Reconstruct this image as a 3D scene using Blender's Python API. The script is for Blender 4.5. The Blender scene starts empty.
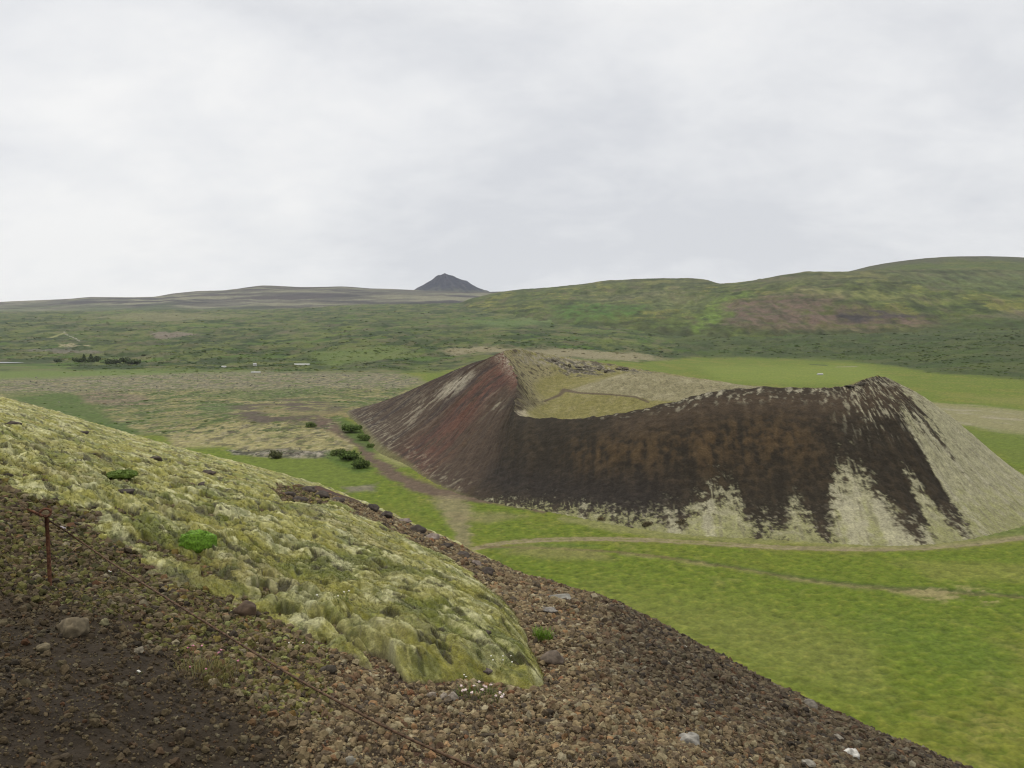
import bpy, math, random
import numpy as np
from mathutils import Vector, Matrix

# ------------------------------------------------------------------ basics
rng = np.random.default_rng(7)
random.seed(7)
SC = bpy.context.scene
COL = SC.collection
F, CX, CY, HOR, CAMZ = 800.0, 512.0, 384.0, 340.0, 58.0
PITCH = math.atan((CY - HOR) / F)
CP, SP = math.cos(PITCH), math.sin(PITCH)


def uv(px, py):
    """photo pixel -> tangent of bearing (u) and of depression (v)"""
    X = (np.asarray(px, float) - CX) / F
    Y = -(np.asarray(py, float) - CY) / F
    dy = CP + Y * SP
    return X / dy, -(-SP + Y * CP) / dy


def at(px, py, D):
    u, v = uv(px, py)
    return np.stack(np.broadcast_arrays(u * D, D, CAMZ - v * D), -1)


def on_plain(px, py, z=0.0):
    u, v = uv(px, py)
    return at(px, py, (CAMZ - z) / v)


def proj(x, y, z):
    dz = z - CAMZ
    f = y * CP - dz * SP
    up = y * SP + dz * CP
    return CX + F * x / f, CY - F * up / f


# ------------------------------------------------------------------ noise
_perm = {}


def perlin(x, y, seed=0):
    if seed not in _perm:
        r = np.random.default_rng(1000 + seed)
        a = r.random(4096) * 2 * np.pi
        _perm[seed] = (r.permutation(4096).astype(np.int32), np.cos(a).astype(np.float32), np.sin(a).astype(np.float32))
    P, gx, gy = _perm[seed]
    x, y = np.broadcast_arrays(np.asarray(x, float), np.asarray(y, float))
    xf, yf = np.floor(x), np.floor(y)
    x0, y0 = xf.astype(np.int32), yf.astype(np.int32)
    fx, fy = (x - xf).astype(np.float32), (y - yf).astype(np.float32)

    def g(i, j, dx, dy):
        h = P[(P[i & 4095] + j) & 4095]
        return gx[h] * dx + gy[h] * dy
    sx = fx * fx * fx * (fx * (fx * 6 - 15) + 10)
    sy = fy * fy * fy * (fy * (fy * 6 - 15) + 10)
    a = g(x0, y0, fx, fy)
    b = g(x0 + 1, y0, fx - 1, fy)
    c = g(x0, y0 + 1, fx, fy - 1)
    d = g(x0 + 1, y0 + 1, fx - 1, fy - 1)
    return ((a + (b - a) * sx) + ((c + (d - c) * sx) - (a + (b - a) * sx)) * sy) * 1.5


def fbm(x, y, oct=4, seed=0, gain=0.5):
    s, a, n = 0, 1.0, 0
    for i in range(oct):
        s = s + a * perlin(x * 2 ** i + 17.3 * i, y * 2 ** i - 9.1 * i, seed + i)
        n += a
        a *= gain
    return s / n * 1.4


def sstep(a, b, x):
    t = np.clip((x - a) / (b - a), 0, 1)
    return t * t * (3 - 2 * t)


def lerp(a, b, t):
    return a + (b - a) * t


def poly_mask(px, py, poly, soft, vs=2.0):
    """1 inside the polygon, soft edge; vertical distances count vs times"""
    p = np.array(poly, float)
    out = np.zeros(px.shape)
    sel = (px > p[:, 0].min() - soft) & (px < p[:, 0].max() + soft) & (py > p[:, 1].min() - soft / vs) & (py < p[:, 1].max() + soft / vs)
    if not sel.any():
        return out
    x, y = px[sel], py[sel] * vs
    P = p * [1, vs]
    d2 = np.full(x.shape, 1e18)
    ins = np.zeros(x.shape, bool)
    n = len(P)
    for i in range(n):
        ax, ay = P[i]
        bx, by = P[(i + 1) % n]
        ex, ey = bx - ax, by - ay
        t = np.clip(((x - ax) * ex + (y - ay) * ey) / (ex * ex + ey * ey + 1e-9), 0, 1)
        d2 = np.minimum(d2, (x - ax - t * ex) ** 2 + (y - ay - t * ey) ** 2)
        c = (ay > y) != (by > y)
        ins ^= c & (x < ex * (y - ay) / (ey if abs(ey) > 1e-9 else 1e-9) + ax)
    sd = np.where(ins, np.sqrt(d2), -np.sqrt(d2))
    out[sel] = sstep(-soft, soft, sd)
    return out


def line_mask(px, py, pts, soft=0.5, vs=2.0):
    """pts: (px, py, halfwidth px)"""
    p = np.array(pts, float)
    w = p[:, 2].max() + soft * 2 + 4
    out = np.zeros(px.shape)
    sel = (px > p[:, 0].min() - w) & (px < p[:, 0].max() + w) & (py > p[:, 1].min() - w) & (py < p[:, 1].max() + w)
    if not sel.any():
        return out
    x, y = px[sel], py[sel] * vs
    m = np.zeros(x.shape)
    for (ax, ay, aw), (bx, by, bw) in zip(p[:-1] * [1, vs, 1], p[1:] * [1, vs, 1]):
        ex, ey = bx - ax, by - ay
        t = np.clip(((x - ax) * ex + (y - ay) * ey) / (ex * ex + ey * ey + 1e-9), 0, 1)
        d = np.hypot(x - ax - t * ex, y - ay - t * ey)
        ww = aw + (bw - aw) * t
        m = np.maximum(m, 1 - sstep(ww * 0.6, ww * 1.4 + soft, d))
    out[sel] = m
    return out


def curve(px, pts, col=1, smooth=0):
    p = np.array(pts, float)
    return np.interp(px, p[:, 0], p[:, col])


def gsmooth(a, k):
    if k <= 0:
        return a
    r = int(3 * k)
    w = np.exp(-0.5 * (np.arange(-r, r + 1) / k) ** 2)
    w /= w.sum()
    return np.convolve(np.pad(a, r, mode='edge'), w, 'valid')


# ------------------------------------------------------------------ materials
def mat_attr(name, rough=0.95, fine=((1.0, 0.25),), bump=((1.0, 0.3, 0.1),), hue=None, spec=0.15, sheen=0.0):
    """Principled material: the surface's own colour patches (attribute Col) broken up by procedural noise and bumped"""
    m = bpy.data.materials.new(name)
    m.use_nodes = True
    nt = m.node_tree
    N, L = nt.nodes, nt.links
    b = N['Principled BSDF']
    b.inputs['Roughness'].default_value = rough
    b.inputs['Specular IOR Level'].default_value = spec
    if sheen:
        b.inputs['Sheen Weight'].default_value = sheen
        b.inputs['Sheen Roughness'].default_value = 0.6
    at_ = N.new('ShaderNodeAttribute')
    at_.attribute_name = 'Col'
    tc = N.new('ShaderNodeTexCoord')
    cur = at_.outputs['Color']
    for sc, amt in fine:
        n = N.new('ShaderNodeTexNoise')
        n.inputs['Scale'].default_value = sc
        n.inputs['Detail'].default_value = 5
        n.inputs['Roughness'].default_value = 0.65
        L.new(tc.outputs['Object'], n.inputs['Vector'])
        mr = N.new('ShaderNodeMapRange')
        mr.inputs['From Min'].default_value = 0.25
        mr.inputs['From Max'].default_value = 0.75
        mr.inputs['To Min'].default_value = 1 - amt
        mr.inputs['To Max'].default_value = 1 + amt
        L.new(n.outputs['Fac'], mr.inputs['Value'])
        mx = N.new('ShaderNodeVectorMath')
        mx.operation = 'SCALE'
        L.new(cur, mx.inputs[0])
        L.new(mr.outputs['Result'], mx.inputs['Scale'])
        cur = mx.outputs['Vector']
    if hue:
        sc, c2, amt = hue
        n = N.new('ShaderNodeTexNoise')
        n.inputs['Scale'].default_value = sc
        n.inputs['Detail'].default_value = 4
        L.new(tc.outputs['Object'], n.inputs['Vector'])
        mr = N.new('ShaderNodeMapRange')
        mr.inputs['From Min'].default_value = 0.48
        mr.inputs['From Max'].default_value = 0.7
        mr.inputs['To Max'].default_value = amt
        L.new(n.outputs['Fac'], mr.inputs['Value'])
        mx = N.new('ShaderNodeMix')
        mx.data_type = 'RGBA'
        L.new(mr.outputs['Result'], mx.inputs['Factor'])
        L.new(cur, mx.inputs['A'])
        mx.inputs['B'].default_value = (*c2, 1)
        cur = mx.outputs['Result']
    L.new(cur, b.inputs['Base Color'])
    prev = None
    for sc, strength, dist in bump:
        n = N.new('ShaderNodeTexNoise')
        n.inputs['Scale'].default_value = sc
        n.inputs['Detail'].default_value = 6
        n.inputs['Roughness'].default_value = 0.65
        L.new(tc.outputs['Object'], n.inputs['Vector'])
        bp = N.new('ShaderNodeBump')
        bp.inputs['Strength'].default_value = strength
        bp.inputs['Distance'].default_value = dist
        L.new(n.outputs['Fac'], bp.inputs['Height'])
        if prev:
            L.new(prev, bp.inputs['Normal'])
        prev = bp.outputs['Normal']
    if prev:
        L.new(prev, b.inputs['Normal'])
    return m


def mat_plain(name, colour, rough=0.8, scale=20, amt=0.3, bump=0.3, dist=0.01, metallic=0.0, second=None):
    m = bpy.data.materials.new(name)
    m.use_nodes = True
    N, L = m.node_tree.nodes, m.node_tree.links
    b = N['Principled BSDF']
    b.inputs['Roughness'].default_value = rough
    b.inputs['Metallic'].default_value = metallic
    b.inputs['Specular IOR Level'].default_value = 0.2
    tc = N.new('ShaderNodeTexCoord')
    n = N.new('ShaderNodeTexNoise')
    n.inputs['Scale'].default_value = scale
    n.inputs['Detail'].default_value = 6
    L.new(tc.outputs['Object'], n.inputs['Vector'])
    r = N.new('ShaderNodeValToRGB')
    c = np.array(colour)
    c2 = np.array(second) if second else c * (1 + amt)
    r.color_ramp.elements[0].position = 0.35
    r.color_ramp.elements[1].position = 0.65
    r.color_ramp.elements[0].color = (*(c * (1 - amt)), 1)
    r.color_ramp.elements[1].color = (*c2, 1)
    L.new(n.outputs['Fac'], r.inputs['Fac'])
    L.new(r.outputs['Color'], b.inputs['Base Color'])
    if bump:
        bp = N.new('ShaderNodeBump')
        bp.inputs['Strength'].default_value = bump
        bp.inputs['Distance'].default_value = dist
        L.new(n.outputs['Fac'], bp.inputs['Height'])
        L.new(bp.outputs['Normal'], b.inputs['Normal'])
    return m


# ------------------------------------------------------------------ mesh helpers
def mesh_np(name, V, Fq, mat, col=None, smooth=True, parent=None):
    """V (n,3), Fq (m,3|4) numpy -> linked mesh object"""
    V = np.ascontiguousarray(V, np.float32)
    Fq = np.ascontiguousarray(Fq, np.int32)
    k = Fq.shape[1]
    me = bpy.data.meshes.new(name)
    me.vertices.add(len(V))
    me.vertices.foreach_set('co', V.ravel())
    me.loops.add(Fq.size)
    me.loops.foreach_set('vertex_index', Fq.ravel())
    me.polygons.add(len(Fq))
    me.polygons.foreach_set('loop_start', np.arange(0, Fq.size, k, dtype=np.int32))
    me.polygons.foreach_set('use_smooth', np.full(len(Fq), smooth))
    me.update(calc_edges=True)
    if col is not None:
        ca = me.color_attributes.new('Col', 'FLOAT_COLOR', 'POINT')
        rgba = np.ones((len(V), 4), np.float32)
        rgba[:, :3] = np.clip(col, 0.002, 1)
        ca.data.foreach_set('color', rgba.ravel())
    me.materials.append(mat)
    o = bpy.data.objects.new(name, me)
    COL.objects.link(o)
    if parent:
        o.parent = parent
    return o


def grid_faces(nr, nc, wrap=False, keep=None):
    i = np.arange(nr - 1)[:, None]
    j = np.arange(nc if wrap else nc - 1)[None, :]
    j2 = (j + 1) % nc
    f = np.stack([i * nc + j, i * nc + j2, (i + 1) * nc + j2, (i + 1) * nc + j], -1)
    if keep is not None:
        f = f[keep]
    return f.reshape(-1, 4)


def compact(V, Fq, C):
    used = np.zeros(len(V), bool)
    used[Fq.ravel()] = True
    idx = np.cumsum(used) - 1
    return V[used], idx[Fq], C[used]


def tag(o, label=None, cat=None, group=None, kind=None):
    if label: o['label'] = label
    if cat: o['category'] = cat
    if group: o['group'] = group
    if kind: o['kind'] = kind
    return o


def empty(name, loc, label, cat, group=None):
    o = bpy.data.objects.new(name, None)
    o.location = loc
    o.empty_display_size = 0.1
    COL.objects.link(o)
    return tag(o, label, cat, group)


def mixc(c, colour, m):
    """paint colour into array c (n,3) with mask m (n)"""
    return c + (np.asarray(colour, float) - c) * m[..., None]


def ico(sub):
    import bmesh
    bm = bmesh.new()
    bmesh.ops.create_icosphere(bm, subdivisions=sub, radius=1)
    bm.verts.ensure_lookup_table()
    v = np.array([x.co[:] for x in bm.verts])
    f = np.array([[q.index for q in p.verts] for p in bm.faces])
    bm.free()
    return v, f


def rock_shape(sub, seed, rough=0.3, flat=0.7):
    r = np.random.default_rng(seed)
    v, f = ico(sub)
    o = r.random(3) * 50
    d = 1 + rough * (perlin(v[:, 0] * 1.1 + o[0] + v[:, 2] * .7, v[:, 1] * 1.1 + o[1] - v[:, 2] * .6, seed % 50)
                     + 0.6 * perlin(v[:, 0] * 2.6 + o[2], v[:, 2] * 2.6 + v[:, 1] * 1.9, seed % 50 + 1)
                     + 0.35 * perlin(v[:, 1] * 5.5 + o[1], v[:, 2] * 5.5 - v[:, 0] * 4.5, seed % 50 + 2))
    v = v * d[:, None]
    for _ in range(5):                                   # broken facets
        n = r.normal(size=3)
        n /= np.linalg.norm(n)
        k = v @ n
        lim = 0.62 + 0.25 * r.random()
        v = v - n * np.clip(k - lim, 0, None)[:, None] * 0.85
    return v * [1, 0.75 + .25 * r.random(), flat * (0.8 + 0.4 * r.random())], f


def rand_rot(n, r, tilt=0.5):
    a = r.random(n) * 2 * np.pi
    t1, t2 = r.normal(0, tilt, n), r.normal(0, tilt, n)
    ca, sa, c1, s1, c2, s2 = np.cos(a), np.sin(a), np.cos(t1), np.sin(t1), np.cos(t2), np.sin(t2)
    Z = np.zeros(n); O = np.ones(n)
    Rz = np.stack([ca, -sa, Z, sa, ca, Z, Z, Z, O], -1).reshape(n, 3, 3)
    Rx = np.stack([O, Z, Z, Z, c1, -s1, Z, s1, c1], -1).reshape(n, 3, 3)
    Ry = np.stack([c2, Z, s2, Z, O, Z, -s2, Z, c2], -1).reshape(n, 3, 3)
    return Rz @ Rx @ Ry


def scatter(name, shapes, pos, size, col, mat, r, tilt=0.5, smooth=False, colnoise=0.15):
    """many small pieces nobody could count, one mesh"""
    n = len(pos)
    which = r.integers(0, len(shapes), n)
    Vs, Fs, Cs, off = [], [], [], 0
    for k, (v, f) in enumerate(shapes):
        s = which == k
        m = s.sum()
        if not m: continue
        R = rand_rot(m, r, tilt)
        VV = np.einsum('nij,vj->nvi', R, v) * (size[s][:, None, None] if size.ndim == 1 else size[s][:, None, :]) + pos[s][:, None, :]
        FF = f[None] + (np.arange(m) * len(v))[:, None, None] + off
        cc = np.repeat(col[s][:, None, :], len(v), 1) * (1 + colnoise * r.normal(size=(m, len(v), 1)))
        off += m * len(v)
        Vs.append(VV.reshape(-1, 3)); Fs.append(FF.reshape(-1, f.shape[1])); Cs.append(cc.reshape(-1, 3))
    o = mesh_np(name, np.concatenate(Vs), np.concatenate(Fs), mat, np.concatenate(Cs), smooth)
    o['kind'] = 'stuff'
    return o


def tube(path, radii, seg=8, twist=0.0, lobes=0, lobe=0.0):
    P = np.array(path, float)
    n = len(P)
    rad = np.broadcast_to(np.asarray(radii, float), (n,))
    T = np.gradient(P, axis=0)
    T /= np.linalg.norm(T, axis=1)[:, None] + 1e-12
    ref = np.array([0, 0, 1.0]) if abs(T[:, 2]).mean() < 0.8 else np.array([1.0, 0, 0])
    A = np.cross(T, ref); A /= np.linalg.norm(A, axis=1)[:, None] + 1e-12
    B = np.cross(T, A)
    a = np.arange(seg) / seg * 2 * np.pi
    ph = np.arange(n)[:, None] * twist
    rr = rad[:, None] * (1 + (lobe * np.cos(lobes * (a[None] + ph)) if lobes else 0))
    V = P[:, None] + A[:, None] * (np.cos(a)[None] * rr)[..., None] + B[:, None] * (np.sin(a)[None] * rr)[..., None]
    f = grid_faces(n, seg, wrap=True)
    V = V.reshape(-1, 3)
    c0, c1 = len(V), len(V) + 1
    V = np.concatenate([V, P[:1], P[-1:]])
    j = np.arange(seg)
    cap = np.concatenate([np.stack([np.full(seg, c0), j, (j + 1) % seg, np.full(seg, c0)], -1)[:, :3],
                          np.stack([np.full(seg, c1), (n - 1) * seg + (j + 1) % seg, (n - 1) * seg + j], -1)])
    tri = np.concatenate([f[:, [0, 1, 2]], f[:, [0, 2, 3]], cap])
    return V, tri


def join(parts):
    Vs, Fs, off = [], [], 0
    for v, f in parts:
        Vs.append(v); Fs.append(f + off); off += len(v)
    return np.concatenate(Vs), np.concatenate(Fs)


# ================================================================== CAMERA, LIGHT, SKY
cam = bpy.data.objects.new('camera', bpy.data.cameras.new('camera'))
COL.objects.link(cam)
cam.location = (0, 0, CAMZ)
cam.rotation_euler = (math.pi / 2 - PITCH, 0, 0)
cam.data.sensor_width = 36
cam.data.lens = F / 1024 * 36
cam.data.clip_start = 0.05
cam.data.clip_end = 60000
SC.camera = cam

SUN_EL, SUN_AZ = math.radians(48), math.radians(-50)      # azimuth from +Y towards +X: high, ahead and to the left
sd = Vector((math.sin(SUN_AZ) * math.cos(SUN_EL), math.cos(SUN_AZ) * math.cos(SUN_EL), math.sin(SUN_EL)))
sun = bpy.data.objects.new('sun', bpy.data.lights.new('sun', 'SUN'))
COL.objects.link(sun)
sun.data.energy = 1.25
sun.data.angle = math.radians(20)
sun.data.color = (1.0, 0.95, 0.86)
sun.rotation_euler = sd.to_track_quat('Z', 'Y').to_euler()
sun.location = (0, 0, 400)

world = bpy.data.worlds.new('World')
SC.world = world
world.use_nodes = True
nt = world.node_tree
N, L = nt.nodes, nt.links
for n in list(N): N.remove(n)


def node(t, **kw):
    n = N.new(t)
    for k, v in kw.items(): setattr(n, k, v)
    return n


def math_node(op, a, b=None, clamp=False):
    n = node('ShaderNodeMath', operation=op, use_clamp=clamp)
    for i, q in enumerate((a, b)):
        if q is None: continue
        if isinstance(q, (int, float)): n.inputs[i].default_value = q
        else: L.new(q, n.inputs[i])
    return n.outputs[0]


out = node('ShaderNodeOutputWorld')
sky = node('ShaderNodeTexSky', sky_type='NISHITA', sun_disc=False)
sky.sun_elevation = SUN_EL
sky.sun_rotation = SUN_AZ
bg1 = node('ShaderNodeBackground')
bg1.inputs['Strength'].default_value = 0.08
L.new(sky.outputs['Color'], bg1.inputs['Color'])
# the overcast: a cloud sheet looked up along each direction (brighter towards the zenith, as an overcast sky is)
tc = node('ShaderNodeTexCoord')
sep = node('ShaderNodeSeparateXYZ')
L.new(tc.outputs['Generated'], sep.inputs[0])
zz = math_node('ADD', math_node('MAXIMUM', sep.outputs['Z'], 0.0), 0.40)
comb = node('ShaderNodeCombineXYZ')
L.new(math_node('DIVIDE', sep.outputs['X'], zz), comb.inputs[0])
L.new(math_node('DIVIDE', sep.outputs['Y'], zz), comb.inputs[1])


def cloud_noise(scale, detail, rough, off, dist=0.0):
    mp = node('ShaderNodeMapping')
    mp.inputs['Location'].default_value = off
    mp.inputs['Rotation'].default_value = (0, 0, 0.35)
    mp.inputs['Scale'].default_value = (0.85, 1.1, 1)
    L.new(comb.outputs[0], mp.inputs['Vector'])
    n = node('ShaderNodeTexNoise')
    n.inputs['Scale'].default_value = scale
    n.inputs['Detail'].default_value = detail
    n.inputs['Roughness'].default_value = rough
    n.inputs['Distortion'].default_value = dist
    L.new(mp.outputs[0], n.inputs['Vector'])
    return n.outputs['Fac']


n1 = cloud_noise(0.95, 4, 0.5, (3.1, 1.7, 0), 0.3)
n2 = cloud_noise(3.6, 8, 0.6, (7.3, 4.2, 0), 0.25)
n3 = cloud_noise(9.0, 6, 0.6, (1.3, 9.2, 0), 0.2)
mixn = math_node('ADD', math_node('ADD', math_node('MULTIPLY', n1, 0.60), math_node('MULTIPLY', n2, 0.29)), math_node('MULTIPLY', n3, 0.11))
ramp = node('ShaderNodeValToRGB')
e = ramp.color_ramp.elements
e[0].position, e[1].position = 0.385, 0.60
e[0].color = (0.735, 0.75, 0.785, 1)
e[1].color = (0.99, 0.985, 0.975, 1)
m_ = ramp.color_ramp.elements.new(0.5)
m_.color = (0.885, 0.892, 0.905, 1)
L.new(mixn, ramp.inputs['Fac'])
zen = node('ShaderNodeMapRange')
zen.inputs['From Min'].default_value = 0.36
zen.inputs['From Max'].default_value = 0.85
zen.inputs['To Min'].default_value = 0.97
zen.inputs['To Max'].default_value = 2.1
L.new(sep.outputs['Z'], zen.inputs['Value'])
bg2 = node('ShaderNodeBackground')
tint = node('ShaderNodeMix', data_type='RGBA', blend_type='MULTIPLY')
tint.inputs['B'].default_value = (1.0, 0.955, 0.84, 1)          # warm tint added to the unseen upper sky to counter the blue cast
tf = node('ShaderNodeMapRange')
tf.inputs['From Min'].default_value = 0.35
tf.inputs['From Max'].default_value = 0.7
L.new(sep.outputs['Z'], tf.inputs['Value'])
L.new(tf.outputs['Result'], tint.inputs['Factor'])
L.new(ramp.outputs['Color'], tint.inputs['A'])
L.new(tint.outputs['Result'], bg2.inputs['Color'])
L.new(zen.outputs['Result'], bg2.inputs['Strength'])
mix = node('ShaderNodeMixShader')
mix.inputs['Fac'].default_value = 0.95
L.new(bg1.outputs[0], mix.inputs[1])
L.new(bg2.outputs[0], mix.inputs[2])
L.new(mix.outputs[0], out.inputs['Surface'])

SC.view_settings.view_transform = 'Standard'
SC.view_settings.look = 'None'
SC.view_settings.exposure = 0
SC.view_settings.gamma = 1
SC.view_settings.use_curve_mapping = False
SC.render.engine = 'CYCLES'
cy = SC.cycles
cy.use_denoising = True
try:
    cy.denoiser = 'OPENIMAGEDENOISE'
    cy.denoising_input_passes = 'RGB_ALBEDO_NORMAL'
    cy.denoising_prefilter = 'ACCURATE'
except Exception:
    pass
cy.filter_width = 1.15
cy.max_bounces = 4
cy.diffuse_bounces = 2
cy.glossy_bounces = 1
cy.transmission_bounces = 1
cy.volume_bounces = 0
cy.transparent_max_bounces = 4
cy.use_adaptive_sampling = True
cy.adaptive_threshold = 0.01
cy.sample_clamp_indirect = 4

# ================================================================== COLOURS
MEADOW = np.array((0.085, 0.117, 0.012))
MEADOW2 = np.array((0.108, 0.121, 0.018))
DRY = np.array((0.165, 0.150, 0.050))
SCRUB = np.array((0.031, 0.050, 0.009))
MOOR = np.array((0.056, 0.076, 0.017))
LAVA = np.array((0.150, 0.138, 0.098))
MOSSF = np.array((0.170, 0.155, 0.075))
BARE = np.array((0.066, 0.050, 0.042))
TRACK = np.array((0.185, 0.155, 0.098))

# ================================================================== GROUND (one sheet to the hills)
KP = [-400, 0, 250, 400, 520, 600, 700, 850, 1024, 1424]
KD = [900, 1200, 1500, 1800, 2100, 2500, 3000, 3500, 5000, 7000, 9000]
KPY = {   # photo height of the ground at those distances along each bearing
    -400: [391, 378.7, 371, 366, 362, 353, 343, 335, 318, 312, 314],
    0:    [391, 378.7, 371, 366, 362, 353, 343, 335, 318, 312, 314],
    250:  [391, 378.7, 371, 366, 358, 347, 338, 330, 316, 309, 310],
    400:  [391, 378.7, 370, 362, 353, 342, 333, 326, 312, 304, 306],
    520:  [391, 378.7, 368, 357, 349, 340, 331, 324, 309, 301, 303],
    600:  [391, 378.7, 369, 360, 353, 344, 333, 326, 318, 318, 318],
    700:  [391, 378.7, 371, 365.5, 360.5, 351, 338, 336, 336, 336, 336],
    850:  [391, 378.7, 371, 364, 356, 345, 335, 335, 335, 335, 335],
    1024: [391, 377, 362, 350, 341, 334, 329, 330, 331, 332, 333],
    1424: [391, 374, 355, 343, 335, 330, 327, 328, 329, 330, 331],
}
KZ = np.array([[CAMZ - uv(p, y)[1] * d for d, y in zip(KD, KPY[p])] for p in KP])
KZ[:, 0] = 0


def ground_z(px, D):
    """smooth valley floor + rise, by bearing (as photo column) and distance"""
    px, D = np.broadcast_arrays(np.asarray(px, float), np.asarray(D, float))
    ld = np.log(np.maximum(D, 1))
    k = np.log(np.array(KD, float))
    fp = np.clip(np.interp(px, KP, np.arange(len(KP))), 0, len(KP) - 1.001)
    i = fp.astype(int); t = fp - i; t = t * t * (3 - 2 * t)
    fd = np.clip(np.interp(ld, k, np.arange(len(k))), 0, len(k) - 1.001)
    j = fd.astype(int); s = fd - j
    # catmull-rom along distance
    jm, j2, j3 = np.maximum(j - 1, 0), j + 1, np.minimum(j + 2, len(k) - 1)

    def row(ii):
        p0, p1, p2, p3 = KZ[ii, jm], KZ[ii, j], KZ[ii, j2], KZ[ii, j3]
        return 0.5 * (2 * p1 + (p2 - p0) * s + (2 * p0 - 5 * p1 + 4 * p2 - p3) * s * s + (3 * p1 - p0 - 3 * p2 + p3) * s ** 3)
    z = lerp(row(i), row(i + 1), t)
    z = np.where(D <= KD[0], 0, z)
    # slightly raised lava ground left of the crater, some way off
    x = (px - CX) / F * D
    z = z + 6.0 * np.exp(-((x + 150) / 90) ** 2 - ((D - 560) / 130) ** 2)
    return z


NPX, ND = 1150, 1000
gpx = np.linspace(-330, 1354, NPX)
gD = np.concatenate([np.exp(np.linspace(math.log(62), math.log(9000), ND - 1)), [9600]])
PX, DD = np.meshgrid(gpx, gD)
U = (PX - CX) / F / CP
X, Y = U * DD, DD.copy()
Z = ground_z(PX, DD)
PY = proj(X, Y, Z)[1]
far = sstep(900, 2500, DD)
# lava field roughness, hummocky turf, moor relief
wx = fbm(X / 60, Y / 60, 3, 11); wy = fbm(X / 60 + 40, Y / 60, 3, 14)
pxw = PX + 9 * wx * np.clip(400 / DD, 0.35, 1.2) + 7 * fbm(X / 8, Y / 8, 4, 41, .6) * np.clip(300 / DD, .3, 1)
pyw = PY + 3.4 * wy * np.clip(400 / DD, 0.4, 1.0) + 2.0 * fbm(X / 12, Y / 12, 3, 43) * np.clip(300 / DD, .4, 1)
turf = fbm(X / 2.2, Y / 1.7, 3, 21)
big = fbm(X / 45, Y / 70, 4, 24)
mid = fbm(X / 9, Y / 14, 4, 27)
huge = fbm(X / 350, Y / 500, 4, 31)
moorn = fbm(X / 110, Y / 220, 5, 34)
warp = fbm(X / 25, Y / 40, 4, 38)

C = np.empty(X.shape + (3,))
C[:] = MEADOW
C = mixc(C, MEADOW2 * 1.02, sstep(-0.1, 0.5, big))
C = mixc(C, DRY, 0.45 * sstep(0.15, 0.8, mid + 0.5 * big))
C = mixc(C, MEADOW * (0.72, 0.82, 0.7), 0.55 * sstep(0.0, 0.5, -turf + 0.3 * mid) * (1 - far))
C = mixc(C, MEADOW2 * (1.25, 1.15, 1.3), 0.5 * sstep(0.1, 0.6, turf) * (1 - far))

# ---- far moor with birch scrub beyond the plain
m_moor = poly_mask(pxw, pyw, [(-500, 374), (60, 372), (150, 373), (260, 374), (330, 373), (400, 373), (440, 372), (470, 364), (560, 358),
                              (640, 362), (700, 356), (760, 357), (850, 360), (900, 366), (930, 372), (1024, 378), (1500, 384), (1500, 200), (-500, 200)], 5, 3)
mc = np.empty_like(C); mc[:] = MOOR
mc = mixc(mc, (0.125, 0.115, 0.055), 0.9 * sstep(0.1, 0.5, moorn))
mc = mixc(mc, SCRUB, sstep(-0.05, 0.3, -moorn + 0.5 * huge + .25 * warp))
mc = mixc(mc, (0.024, 0.036, 0.013), .8 * sstep(0.1, 0.4, fbm(X / 60, Y / 90, 4, 45) - .3 * moorn))
mc = mixc(mc, (0.085, 0.125, 0.03), 0.8 * sstep(0.15, 0.55, huge + 0.4 * mid))
mc = mixc(mc, (0.115, 0.095, 0.075), 0.6 * sstep(0.3, 0.7, moorn - 0.6 * huge))
C = lerp(C, mc, m_moor[..., None])


def paint(poly, colour, soft, amt=1.0, vs=2.0, nz=None):
    global C
    m = poly_mask(pxw, pyw, poly, soft, vs) * amt
    if nz is not None:
        m = m * nz
    C = mixc(C, colour, m)
    return m


# ---- scrub, darker bands (left moor, hollow right of centre, foot of the right hills)
scrub_m = np.zeros(X.shape)
for poly, amt in (
    ([(-400, 364), (60, 366), (130, 372), (240, 372), (330, 371), (410, 368), (430, 352), (380, 342), (260, 345), (180, 352), (60, 350), (-400, 345)], 0.8),
    ([(380, 345), (440, 340), (520, 340), (640, 340), (690, 345), (700, 354), (640, 357), (560, 355), (480, 352), (430, 360), (390, 356)], 0.7),
    ([(690, 330), (760, 328), (860, 330), (1024, 324), (1400, 322), (1400, 368), (1024, 366), (930, 364), (860, 356), (760, 355), (700, 352)], 0.95),
    ([(900, 362), (960, 356), (1400, 360), (1400, 386), (1024, 378), (950, 372)], 0.9),
    ([(-300, 318), (40, 318), (120, 322), (230, 332), (200, 348), (60, 352), (-300, 348)], 0.55),
    ([(330, 330), (420, 330), (560, 330), (680, 328), (690, 336), (560, 338), (420, 340), (340, 342)], 0.45),
):
    scrub_m = np.maximum(scrub_m, poly_mask(pxw, pyw, poly, 10, 3) * amt)
scrub_m = scrub_m * sstep(-0.45, 0.2, moorn + 0.5 * warp + 0.25)
C = mixc(C, SCRUB, scrub_m * 0.9)
C = mixc(C, (0.070, 0.100, 0.016), scrub_m * .75 * sstep(.02, .32, fbm(X / 90, Y / 75, 5, 49, .6)))
C = mixc(C, (0.100, 0.100, 0.030), scrub_m * .7 * sstep(.18, .42, fbm(X / 70 + 9, Y / 60, 5, 52, .6)))
patch = fbm(X / 300, Y / 330, 5, 58, .6)
C = mixc(C, (0.020, 0.038, 0.010), m_moor * .9 * sstep(.02, .22, patch))
C = mixc(C, (0.110, 0.112, 0.038), m_moor * .65 * sstep(.10, .32, -patch) * sstep(-.2, .15, warp))
C = mixc(C, (0.072, 0.112, 0.018), m_moor * .7 * sstep(.10, .3, fbm(X / 240 + 7, Y / 200, 5, 59, .55)))
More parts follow.
